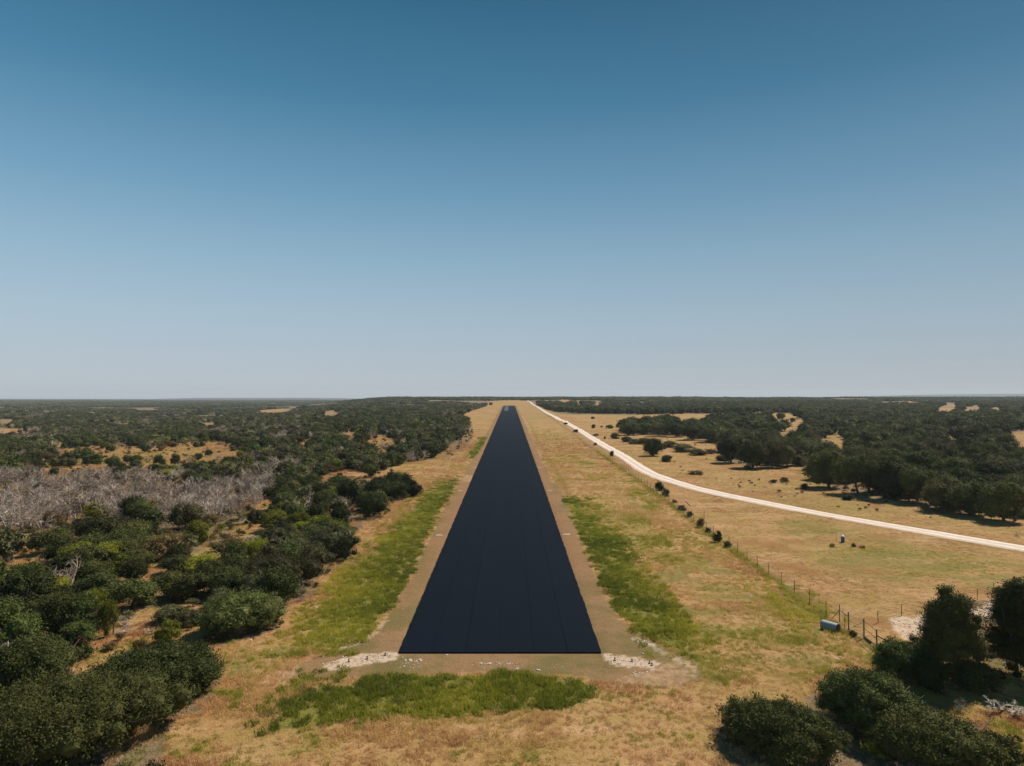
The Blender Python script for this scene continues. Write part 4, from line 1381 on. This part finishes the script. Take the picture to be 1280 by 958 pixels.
def keep_wood(X, Y, H, W):
    Z = zt(X, Y)
    bx, by = px_of(X, Y, Z)
    mx_, my = px_of(X, Y, Z + H * .55)
    tx, ty = px_of(X, Y, Z + H * .92)
    hw_ = W * .40 * F / np.maximum(Y, 1)
    left = X < rw_c(Y)
    lw = inpoly(bx, by, W_LEFT) & left
    rw_ = inany(bx, by, W_RIGHT) & ~left
    fr_ = inpoly(bx, by, W_FRONT) | inpoly(bx, by, W_GATE)
    ok = lw | rw_ | (fr_ & (bx > 1318))
    hol = HOLES_L + HOLES_R
    # ragged clearing edges, and live crowns kept from standing before the dead thicket
    jx = (fbm(X, Y, 30, 411, 2) - .5) * 2 * np.clip(4000 / np.maximum(Y, 60), 4, 13)
    jy = (fbm(X, Y, 30, 412, 2) - .5) * 2 * np.clip(1500 / np.maximum(Y, 60), 1.5, 8)
    lone = rng.random(X.shape) < .05
    ok &= ~(inpoly(tx, ty, W_DEAD_CORE) & ~inpoly(bx, by, W_DEAD))
    bx, by, mx_, my, tx, ty = bx + jx, by + jy, mx_ + jx, my + jy, tx + jx, ty + jy
    for a, b_ in ((bx, by), (mx_, my), (tx, ty), (mx_ - hw_, my), (mx_ + hw_, my)):
        ok &= ~inany(a, b_, hol) | (lone & (Y < 700) & (Y > 140))
    # nothing may stand over the road, the runway verge or the pasture
    ok &= ~((np.abs(X - rw_c(Y)) < 30) & (Y < 1500))
    rd = np.interp(Y, road[::-1, 1][np.argsort(road[::-1, 1])], road[::-1, 0][np.argsort(road[::-1, 1])])
    ok &= ~((X > 0) & (np.abs(X - rd) < 7) & (Y > 90))
    bx, by = px_of(X, Y, Z)
    return ok, Z, bx, by, my, left

allX, allY, allW, allH, allK = [], [], [], [], []
for ymin, ymax, s in ((46, 300, 3.7), (300, 700, 5.4), (700, 1500, 8.4)):
    X, Y = scatter(ymin, ymax, s)
    left = X < rw_c(Y)
    n = len(X)
    W = np.where(left, rng.uniform(3.8, 7.6, n), rng.uniform(5.0, 11.5, n)) * (1.0 if s < 5 else 1.12 if s < 7 else 1.4)
    H = np.where(left, W * rng.uniform(.62, .92, n), W * rng.uniform(.68, .95, n)) * (0.9 if s > 7 else 1)
    H = np.minimum(H, np.where(left, 6.0, 9.5))
    ok, Z, bx, by, my, left = keep_wood(X, Y, H, W)
    # thinner on the right, where crowns are wider
    ok &= left | (rng.random(n) < (.36 if s < 5 else .56 if s < 7 else .85))
    gap = fbm(X, Y, 26, 77, 2)
    ok &= np.where(Y > 700, fbm(X, Y, 70, 78, 2) > .38, gap > np.where(left, .29, .36))
    if len(TS):
        for tx_, ty_, tr_ in TS:
            ok &= ~(np.hypot(X - tx_, Y - ty_) < tr_ * .85 + W * .22)
    dz_ = inpoly(bx + 26 * (fbm(X, Y, 16, 421) - .5), by + 22 * (fbm(X, Y, 16, 422) - .5), W_DEAD)
    r_ = rng.random(n)
    sp_ = fbm(X, Y, 40, 91, 2)
    sp2 = fbm(X, Y, 18, 97, 2)
    K = np.where(sp2 > .56, "olive", "oak").astype(object)
    K[(sp_ > .60) & (r_ < .5)] = "cedar"
    K[(r_ < .08) | ((sp2 < .36) & (r_ < .35))] = "leafy"
    K[(r_ > .93)] = "rusty"
    K[(r_ > .83) & (r_ < .93) & left] = "dead"
    K[(r_ > .925) & (r_ < .95) & ~left] = "dead"
    K[(sp_ < .40) & left & (r_ < .5) & (by < 600)] = "dead"
    K[dz_ & (r_ < .86)] = "dead"
    K[(~left) & (K == "leafy")] = "oak"
    K[(~left) & (K == "rusty")] = "olive"
    W = np.where(dz_ & (K == "dead"), rng.uniform(4.5, 7.0, n), W)
    H = np.where(K == "dead", np.minimum(H, W * .75), H)
    H = np.where(dz_ & (K == "dead"), rng.uniform(3.2, 6.2, n), H)
    H = np.where((K == "rusty") | (K == "leafy"), H * .75, H)
    k = np.flatnonzero(ok)
    allX.append(X[k]); allY.append(Y[k]); allW.append(W[k]); allH.append(H[k]); allK.append(K[k])
X, Y, W, H, K = map(np.concatenate, (allX, allY, allW, allH, allK))
Z = zt(X, Y)
bx, by = px_of(X, Y, Z)
cxp, cyp = px_of(X, Y, Z + H * .6)
inframe = (cxp > 4) & (cxp < 1276) & (cyp < 950)
size = W * F / Y
single = np.zeros(len(X), bool)
quota = {"tree": 300 - 118, "dead": 160, "bush": 90}
cls = np.where(K == "dead", "dead", np.where((K == "leafy") | (K == "rusty"), "bush", "tree"))
for c_, q in quota.items():
    idx = np.flatnonzero(inframe & (cls == c_))
    idx = idx[np.argsort(-size[idx])][:q]
    single[idx] = True
look = {"oak": ("oak_tree", "dark green oak"), "cedar": ("cedar_tree", "deep green cedar"), "olive": ("grey_green_oak", "grey green oak"), "leafy": ("leafy_bush", "yellow green bush"),
        "rusty": ("brown_bush", "brown half bare bush"), "dead": ("dead_tree", "leafless grey tree")}
ORD = "first second third fourth fifth sixth seventh eighth ninth tenth eleventh twelfth thirteenth fourteenth fifteenth".split()
def zone(i):
    if X[i] < 0:
        if inpoly(bx[i:i + 1], by[i:i + 1], W_DEAD)[0]:
            return "dead grey thicket"
        if by[i] > 705:
            return "wood around the near glade"
        if by[i] > 640:
            return "wood just below the dead thicket" if bx[i] < 310 else "wood beside the green strip"
        if bx[i] > 318:
            return "cedar band" if by[i] > 598 else "wood behind the cedar band" if by[i] > 566 else "far wood along the runway"
        return "wood round the tan clearing"
    if bx[i] > 1020 and by[i] > 700:
        return "clump by the stony track"
    if by[i] > 562:
        return "big oak wood above the road" if bx[i] < 1120 else "big oak wood at right edge"
    return "oak clump behind the road bend" if bx[i] < 1000 else "far oak wood above the road"
zones = {}
for i in np.flatnonzero(single):
    zones.setdefault((zone(i), K[i]), []).append(i)
LAB = {}
for (zn, k), mem in zones.items():
    mem = sorted(mem, key=lambda q: -by[q])
    nrow = max(1, math.ceil(len(mem) / 11))
    per = math.ceil(len(mem) / nrow)
    for r0 in range(nrow):
        row = sorted(mem[r0 * per:(r0 + 1) * per], key=lambda q: cxp[q])
        plural = look[k][1] + ("es" if look[k][1].endswith("bush") else "s")
        for o, q in enumerate(row):
            if len(row) == 1:
                LAB[q] = "only %s of the %s%s" % (look[k][1], zn, "" if nrow == 1 else ", %s row from the front" % ORD[r0])
            else:
                LAB[q] = "%s from left, %s%s, %s" % (ORD[o], "front row of " if nrow > 1 and r0 == 0 else "" if nrow == 1 else ORD[r0] + " row of ", plural, zn)
for i in np.flatnonzero(single):
    k = K[i]
    nm, lk = look[k]
    lab = LAB[i]
    grp = {"tree": "evergreen trees of the woodland", "dead": "leafless grey trees of the woodland", "bush": "bushes of the woodland"}[cls[i]] + (" left of the runway" if X[i] < 0 else " right of the road")
    loc = (X[i], Y[i], Z[i])
    if k == "dead":
        root = bpy.data.objects.new(nm, None)
        COL.objects.link(root)
        root.location = loc
        root.rotation_euler = (0, 0, random.random() * 6.28)
        tag(root, lab, "tree", grp)
        link("branches", DEAD[i % 6], root, (0, 0, 0), 0, (W[i] / 5.2, W[i] / 5.2, H[i] / 4.4))
    else:
        thing_tree(nm, lab, "bush" if cls[i] == "bush" else "tree", loc, random.random() * 6.28, (W[i] / NOM_W, W[i] / NOM_W, H[i] / NOM_H), MID[k][i % len(MID[k])], MIDT[i % 5], grp)

# ------------------------------------------------------------------ scatter engine for what nobody could count
def scatter_object(name, pts, rot, scl, idx, protos, label, tint=None):
    """protos: list of meshes; one object instancing them on points"""
    me = bpy.data.meshes.new(name)
    me.vertices.add(len(pts))
    me.vertices.foreach_set("co", np.asarray(pts, np.float32).ravel())
    for nm, typ, dat, key in (("rot", 'FLOAT', rot, "value"), ("scl", 'FLOAT_VECTOR', scl, "vector"), ("idx", 'INT', idx, "value"), ("tint", 'FLOAT', tint if tint is not None else np.zeros(len(pts)), "value")):
        at = me.attributes.new(nm, typ, 'POINT')
        at.data.foreach_set(key, np.asarray(dat, np.int32 if typ == 'INT' else np.float32).ravel())
    o = link(name, me)
    coll = bpy.data.collections.new(name + "_kinds")
    for i, pm in enumerate(protos):
        po = bpy.data.objects.new("%s_kind_%02d" % (name, i), pm)
        coll.objects.link(po)
    ng = bpy.data.node_groups.new(name + "_nodes", 'GeometryNodeTree')
    ng.interface.new_socket("Geometry", in_out='INPUT', socket_type='NodeSocketGeometry')
    ng.interface.new_socket("Geometry", in_out='OUTPUT', socket_type='NodeSocketGeometry')
    n, l = ng.nodes, ng.links
    gi, go = n.new("NodeGroupInput"), n.new("NodeGroupOutput")
    ip = n.new("GeometryNodeInstanceOnPoints")
    ci = n.new("GeometryNodeCollectionInfo")
    ci.inputs["Collection"].default_value = coll
    ci.inputs["Separate Children"].default_value = True
    ci.inputs["Reset Children"].default_value = True
    def na(nm, typ):
        a = n.new("GeometryNodeInputNamedAttribute")
        a.data_type = typ
        a.inputs["Name"].default_value = nm
        return a.outputs["Attribute"]
    cx_ = n.new("ShaderNodeCombineXYZ")
    l.new(na("rot", 'FLOAT'), cx_.inputs[2])
    l.new(gi.outputs[0], ip.inputs["Points"])
    l.new(ci.outputs[0], ip.inputs["Instance"])
    ip.inputs["Pick Instance"].default_value = True
    l.new(na("idx", 'INT'), ip.inputs["Instance Index"])
    l.new(cx_.outputs[0], ip.inputs["Rotation"])
    l.new(na("scl", 'FLOAT_VECTOR'), ip.inputs["Scale"])
    l.new(ip.outputs[0], go.inputs[0])
    md = o.modifiers.new("scatter", 'NODES')
    md.node_group = ng
    tag(o, label, kind="stuff")
    return o

# the rest of the woodland
order = ["oak", "cedar", "olive", "leafy", "rusty"]
protos = [m for k in order for m in FAR[k]] + DEADFAR
start = {k: 3 * i for i, k in enumerate(order)}
start["dead"] = 15
rest = np.flatnonzero(~single & ((Y > 75) | (np.abs(X) > .82 * Y)))
idx = np.array([start[K[i]] for i in rest]) + rng.integers(0, 3, len(rest))
sw = np.where(K[rest] == "dead", W[rest] / 5.2, W[rest] / NOM_W)
sh_ = np.where(K[rest] == "dead", H[rest] / 4.0, H[rest] / NOM_H)
scatter_object("woodland", np.stack([X, Y, Z], -1)[rest], rng.uniform(0, 6.28, len(rest)), np.stack([sw, sw, sh_], -1), idx, protos, "dense dark woodland of evergreen and bare grey trees on both sides of the runway")
print("TREES single", single.sum(), "rest", len(rest))

# groves far off
def grove(seed, mat):
    g = np.random.default_rng(seed)
    vs, fs = [], []
    nb = 0
    for i in range(13):
        w = g.uniform(6, 11)
        v, f = crown_arrays(seed * 31 + i, w, w, w * g.uniform(.55, .8), 5, 70, 1.5, zc=.45, cr=.27, core=.95)
        v = v + np.array([g.uniform(-14, 14), g.uniform(-14, 14), -.4])
        vs.append(v)
        fs.append(f + nb)
        nb += len(v)
    return mesh_np("grove", np.vstack(vs), np.vstack(fs), [mat])
GROVES = [grove(1, M_OAK), grove(2, M_OAK), grove(3, M_OAK), grove(4, M_OLIVE), grove(5, M_JUN), grove(6, M_OLIVE)]
gX, gY = [], []
for ymin, ymax, s in ((1480, 2600, 22), (2600, 4200, 32), (4200, 6500, 55)):
    a, b_ = scatter(ymin, ymax, s, .86)
    gX.append(a); gY.append(b_)
gX, gY = np.concatenate(gX), np.concatenate(gY)
gZ = zt(gX, gY)
pxg, pyg = px_of(gX, gY, gZ)
ptx, pty = px_of(gX, gY, gZ + 6)
cl = fbm(gX, gY, 330, 55, 3)
ok = (cl < .57) & ~inany(pxg, pyg, HOLES_L + HOLES_R) & ~inany(ptx, pty, HOLES_L + HOLES_R)
ok |= (np.abs(gX) < 450) & (gY > 1900) & (gY < 2600)
ok &= ~((gX > -60) & (gX < 75) & (gY < 1880))
ok = np.flatnonzero(ok)
gs = np.where(gY[ok] > 4200, 2.2, np.where(gY[ok] > 2600, 1.4, 1.05))
scatter_object("far_woodland", np.stack([gX, gY, gZ], -1)[ok], rng.uniform(0, 6.28, len(ok)), np.stack([gs, gs, 0.55 + .4 * rng.random(len(ok))], -1), rng.integers(0, 6, len(ok)), GROVES, "far dark woodland closing the horizon")

# ------------------------------------------------------------------ brush on the woodland floor
BR = [crown_mesh("brush", 7000 + i, 2.2, 2.2, 1.3, 7, 700, .17, m, zc=.45, cr=.24, core=.5, spray=.55) for i, m in enumerate((M_OLIVE, M_BROWN, M_OAK, M_OLIVE, M_BROWN, M_YEL))]
BR += [dead_builder(120 + i, 2.6, 1.6, 3, .035, 0, 4).mesh("brush_twigs", [M_DEAD]) for i in range(3)]
bX, bY = [], []
for ymin, ymax, s in ((46, 240, 2.4), (240, 520, 4.0)):
    a, b_ = scatter(ymin, ymax, s)
    bX.append(a); bY.append(b_)
bX, bY = np.concatenate(bX), np.concatenate(bY)
bZ = zt(bX, bY)
p1, p2 = px_of(bX, bY, bZ)
lw = inpoly(p1, p2, W_LEFT) & (bX < 0)
rw_ = (inany(p1, p2, W_RIGHT[1:]) & (bX > 0)) | inpoly(p1, p2, W_FRONT) | inpoly(p1, p2, W_GATE)
hl = inany(p1, p2, HOLES_L + HOLES_R)
r_ = rng.random(len(bX))
field = (bX > np.interp(bY, np.sort(road[:, 1]), road[np.argsort(road[:, 1]), 0]) + 12) & (bY > 120) & (bY < 420) & (fbm(bX, bY, 22, 61, 2) > .47)
ok = (lw & ~hl & (r_ < .62)) | (rw_ & ~hl & (r_ < .30)) | (hl & (p2 > 545) & (bX < 0) & (r_ < .26)) | (field & (r_ < .13))
rd = np.interp(bY, np.sort(road[:, 1]), road[np.argsort(road[:, 1]), 0])
ok &= ~((bX > 0) & (np.abs(bX - rd) < 7)) & (np.abs(bX - rw_c(bY)) > 22)
ok &= ~inpoly(p1, p2, [(1150, 800), (1150, 745), (1400, 700), (1400, 790), (1230, 790)])
ok = np.flatnonzero(ok)
nb_ = rng.choice(9, len(ok), p=[.19, .15, .13, .13, .10, .04, .09, .09, .08])
dd = inpoly(p1[ok], p2[ok], W_DEAD)
nb_ = np.where(dd & (rng.random(len(ok)) < .75), rng.integers(6, 9, len(ok)), nb_)
s_ = rng.uniform(.5, 1.25, len(ok)) * np.where(field[ok], .55, 1)
nb_ = np.where(field[ok] & (rng.random(len(ok)) < .7), rng.choice([0, 1, 4, 7], len(ok)), nb_)
scatter_object("undergrowth", np.stack([bX, bY, bZ], -1)[ok], rng.uniform(0, 6.28, len(ok)), np.stack([s_, s_, s_ * rng.uniform(.6, 1.1, len(ok))], -1), nb_, BR, "low brown and grey green scrub between the trees")

# ------------------------------------------------------------------ grass
def grassmat(name, stops):
    m, n, l, b = newmat(name)
    oi = n.new("ShaderNodeObjectInfo")
    g = n.new("ShaderNodeNewGeometry")
    t = nattr(n, "tint", 'INSTANCER')
    t = nmath(n, l, 'ADD', t, nmath(n, l, 'MULTIPLY', nmath(n, l, 'SUBTRACT', g.outputs["Random Per Island"], 0.5), 0.34), True)
    rp = n.new("ShaderNodeValToRGB")
    l.new(t, rp.inputs[0])
    el = rp.color_ramp.elements
    while len(el) < len(stops):
        el.new(0.5)
    for e_, (p, c) in zip(el, stops):
        e_.position = p
        e_.color = (*c, 1)
    l.new(rp.outputs[0], b.inputs["Base Color"])
    b.inputs["Roughness"].default_value = 0.7
    b.inputs["Specular IOR Level"].default_value = 0.15
    tr = n.new("ShaderNodeBsdfTranslucent")
    l.new(rp.outputs[0], tr.inputs[0])
    mx = n.new("ShaderNodeMixShader")
    mx.inputs[0].default_value = 0.35
    l.new(b.outputs[0], mx.inputs[1])
    l.new(tr.outputs[0], mx.inputs[2])
    l.new(mx.outputs[0], n["Material Output"].inputs[0])
    return m
M_STRAW = grassmat("dry_grass", [(0.0, (0.42, 0.19, 0.072)), (0.22, (0.62, 0.355, 0.175)), (0.45, (0.72, 0.465, 0.225)), (0.66, (0.54, 0.415, 0.092)), (1.0, (0.28, 0.30, 0.032))])
M_GREEN = grassmat("green_grass", [(0.0, (0.125, 0.145, 0.018)), (0.22, (0.240, 0.255, 0.028)), (0.45, (0.400, 0.365, 0.042)), (0.72, (0.58, 0.48, 0.080)), (1.0, (0.62, 0.43, 0.15))])

def tuft(seed, n, rad, h, wid, lean, mat):
    g = np.random.default_rng(seed)
    a = g.random(n) * 6.283
    r_ = rad * np.sqrt(g.random(n))
    base = np.stack([np.cos(a) * r_, np.sin(a) * r_, np.full(n, -.04)], -1)
    d = unit(np.stack([g.normal(size=n) * lean, g.normal(size=n) * lean, np.ones(n)], -1))
    ln = h * g.uniform(.5, 1.15, n)[:, None]
    t = unit(np.cross(d, g.normal(size=(n, 3))))
    m = base + d * ln * .55
    tip = m + unit(d + g.normal(size=(n, 3)) * .35 * np.array([1, 1, .5])) * ln * .5
    w = (wid * g.uniform(.6, 1.3, n))[:, None]
    v = np.stack([base - t * w, base + t * w, m + t * w * .9, tip, m - t * w * .9], 1)
    f = (np.arange(n) * 5)[:, None, None] + np.array([[0, 1, 2, 4], [4, 2, 3, 3]])[None]
    v = v.reshape(-1, 3)
    # second face is a triangle: store it as a thin quad with its own tip vertex
    f = f.reshape(-1, 4)
    tri = f[1::2]
    extra = v[tri[:, 2]] + 1e-4
    tri[:, 3] = len(v) + np.arange(len(tri))
    f[1::2] = tri
    v = np.vstack([v, extra])
    return mesh_np("tuft", v, f, [mat])
DRY = [tuft(i, 34, .55, .42, .020, .55, M_STRAW) for i in range(5)] + [tuft(20 + i, 26, .35, .75, .018, .30, M_STRAW) for i in range(2)]
GRN = [tuft(40 + i, 46, .50, .62, .026, .42, M_GREEN) for i in range(5)]

def rand_ground(y0, y1, dens, ref, powr, umax=.80):
    """points with dens per square metre at distance ref, thinning with distance"""
    out = []
    y = y0
    while y < y1:
        h = max(2.0, y * .05)
        area = 2 * (umax * (y + h / 2) + 3) * h
        n = int(area * dens * (ref / y) ** powr if y > ref else area * dens)
        yy = rng.uniform(y, y + h, n)
        out.append(np.stack([rng.uniform(-1, 1, n) * (umax * yy + 3), yy], -1))
        y += h
    return np.vstack(out)
pts_ = rand_ground(46, 560, 6.2, 75, 1.5)
x, y = pts_[:, 0], pts_[:, 1]
z = zt(x, y)
p1, p2 = px_of(x, y, z)
wob1 = px_of(x + 2.2 * (fbm(x, y, 3.5, 31) - .5) + 1.2 * (fbm(x, y, 1.2, 5) - .5), y + 3.0 * (fbm(x, y, 3.5, 32) - .5) + 1.5 * (fbm(x, y, 1.2, 6) - .5), z)
green = inany(*wob1, GREENS)
weak = inany(p1, p2, WEAKGREEN)
mown = (inpoly(p1, p2, APRON) | ((np.abs(x - rw_c(y)) < RW_W / 2 + 3.3) & (y > 76))) & ~green
on_rw = (np.abs(x - rw_c(y)) < RW_W / 2 + .25) & (y > RW_Y0 - .3)
rd = np.interp(y, np.sort(road[:, 1]), road[np.argsort(road[:, 1]), 0])
o_ = np.argsort(ctrl[:, 1])
# distance to the road line
from mathutils import kdtree
kd = kdtree.KDTree(len(road))
for i, p in enumerate(road):
    kd.insert((p[0], p[1], 0), i)
kd.balance()
rdist = np.full(len(x), 99.0)
for i in np.flatnonzero((x > 30) & (y > 85)):
    rdist[i] = kd.find((x[i], y[i], 0))[2]
pale = inany(p1, p2, PALES)
past = (x > FX + 0.5) & (y > 82)
patch = fbm(x, y, 5.5, 201, 3)
patch2 = fbm(x, y, 2.0, 202, 2)
r_ = rng.random(len(x))
k_dry = ~on_rw & (~green | (r_ < .10)) & (rdist > 3.3) & ~(pale & (r_ > .12)) & ~(mown & (r_ > .14)) & (r_ < np.clip(.40 + 1.3 * (patch - .3) + .5 * (patch2 - .4), .12, 1) * (1 - sstep(300, 560, y)))
big = vnoise(x, y, 30, 204)
t_ = .40 + .10 * (x > 14) * ~past * (y < 260) + .75 * (fbm(x, y, 7, 203, 3) - .5) + .50 * (vnoise(x, y, 22, 205) - .5) + .36 * weak * (vnoise(x, y, 6, 207) * .9 + .3) + rng.normal(0, .10, len(x))
t_ = np.where((p2 > 838) & (p1 > 905) & (p1 < 1300) & inpoly(p1, p2, [(1100, 845), (1150, 850), (1215, 880), (1300, 900), (1300, 948), (1215, 912), (1120, 878)]), .12 + rng.normal(0, .12, len(x)), t_)
clump = (fbm(x, y, 2.2, 231, 2) > .60) & (fbm(x, y, 9, 232) > .42) & (y < 100)
t_ = np.where(clump & ~past, .95 + rng.normal(0, .06, len(x)), t_)
t_ = np.where((y < 72) & ~clump, t_ - .06, t_)
t_ = t_ - .25 * np.exp(-((x - 33) / 5) ** 2 - ((y - 95) / 9) ** 2)
s_ = rng.uniform(.6, 1.25, len(x)) * (.75 + .6 * (patch - .4) * 2)
s_ = np.clip(s_ * np.where(y < 110, .82, 1), .3, 1.6)
hz = np.where(mown, .22, np.where(past, .34, .85 + .5 * (big - .5)))
s_ = np.where(mown, s_ * .6, np.where(past, s_ * .8, s_)) * np.where(y > 130, (y / 130) ** .5, 1)
fl = (np.abs(x - FX + .3) < .7) & (y > 82) & (y < 330)
t_ = np.where(fl, .80 + rng.normal(0, .15, len(x)), t_)
s_ = np.where(fl, s_ * 1.2, s_)
hz = np.where(fl, 1.25, hz)
k_dry = k_dry | (fl & (rdist > 3.3))
k = np.flatnonzero(k_dry)
ix = np.where(rng.random(len(k)) < .82, rng.integers(0, 5, len(k)), rng.integers(5, 7, len(k)))
scatter_object("dry_grass", np.stack([x, y, z], -1)[k], rng.uniform(0, 6.28, len(k)), np.stack([s_[k], s_[k], np.maximum(s_[k] * hz[k], .1)], -1), ix, DRY, "dry tan grass tufts over the slope and pasture", np.clip(t_[k], 0, 1))
print("DRY", len(k))

gp = []
for poly in GREENS:
    q = np.array([P(a, b_)[:2] for a, b_ in poly])
    lo, hi = q.min(0) - 2, q.max(0) + 2
    n = int((hi - lo).prod() * 4.2)
    c = rng.uniform(lo, hi, (n, 2))
    c = c[rng.random(n) < np.clip((95 / c[:, 1]) ** 1.3, 0, 1)]
    gp.append(c)
gp = np.vstack(gp)
x, y = gp[:, 0], gp[:, 1]
z = zt(x, y)
sj = rng.normal(0, 1, (2, len(x)))
vj = np.where(np.abs(x - rw_c(y)) < RW_W / 2 + 4.5, .25, 3.2)     # the verge was mown to a line, the field side fades out
w1 = px_of(x + 2.2 * (fbm(x, y, 3.5, 31) - .5) + 1.2 * (fbm(x, y, 1.2, 5) - .5) + sj[0] * vj, y + 3.0 * (fbm(x, y, 3.5, 32) - .5) + 1.5 * (fbm(x, y, 1.2, 6) - .5) + sj[1] * vj * 1.3, z)
pt_ = fbm(x, y, 3.0, 301, 3)
k = np.flatnonzero(inany(*w1, GREENS) & (np.abs(x - rw_c(y)) > RW_W / 2 + 2) & (rng.random(len(x)) < np.clip(.8 + .9 * (pt_ - .3), .7, 1))
                   | (inany(*w1, GREENS) & (y < 78) & (rng.random(len(x)) < np.clip(.8 + .9 * (pt_ - .3), .7, 1))))
t_ = .14 + .55 * np.clip((np.abs(x - rw_c(y)) - 15.5) / 17, 0, 1) * (y > 78) + .16 * (y <= 78) + .6 * (fbm(x, y, 5, 302, 3) - .5) + .5 * (fbm(x, y, 14, 305, 2) - .5) + rng.normal(0, .10, len(x))
t_ = np.where(y < 76, t_ - .16, t_)
s_ = rng.uniform(.65, 1.25, len(x)) * np.where(y > 110, (y / 110) ** .6, 1)
scatter_object("green_grass", np.stack([x, y, z], -1)[k], rng.uniform(0, 6.28, len(k)), np.stack([s_[k], s_[k], rng.uniform(.7, 1.2, len(k)) * (.55 + .7 * pt_[k])], -1), rng.integers(0, 5, len(k)), GRN, "tall lush green grass strips beside and before the runway", np.clip(t_[k], 0, 1))
print("GREEN", len(k))

# ------------------------------------------------------------------ haze
HAZE_DENSITY = 6e-5
b = MB()
b.add([(-13600, -900, -40), (13600, -900, -40), (13600, 14200, -40), (-13600, 14200, -40), (-13600, -900, 170), (13600, -900, 170), (13600, 14200, 170), (-13600, 14200, 170)],
      [(3, 2, 1, 0), (4, 5, 6, 7), (0, 1, 5, 4), (1, 2, 6, 5), (2, 3, 7, 6), (3, 0, 4, 7)])
m = bpy.data.materials.new("haze_air")
m.use_nodes = True
nt = m.node_tree
nt.nodes.remove(nt.nodes["Principled BSDF"])
pv = nt.nodes.new("ShaderNodeVolumePrincipled")
pv.inputs["Color"].default_value = (0.80, 0.88, 0.97, 1)
pv.inputs["Density"].default_value = HAZE_DENSITY
pv.inputs["Anisotropy"].default_value = 0.1
nt.links.new(pv.outputs[0], nt.nodes["Material Output"].inputs["Volume"])
tag(link("haze", b.mesh("haze", [m])), "thin pale blue haze over the far country", kind="stuff")
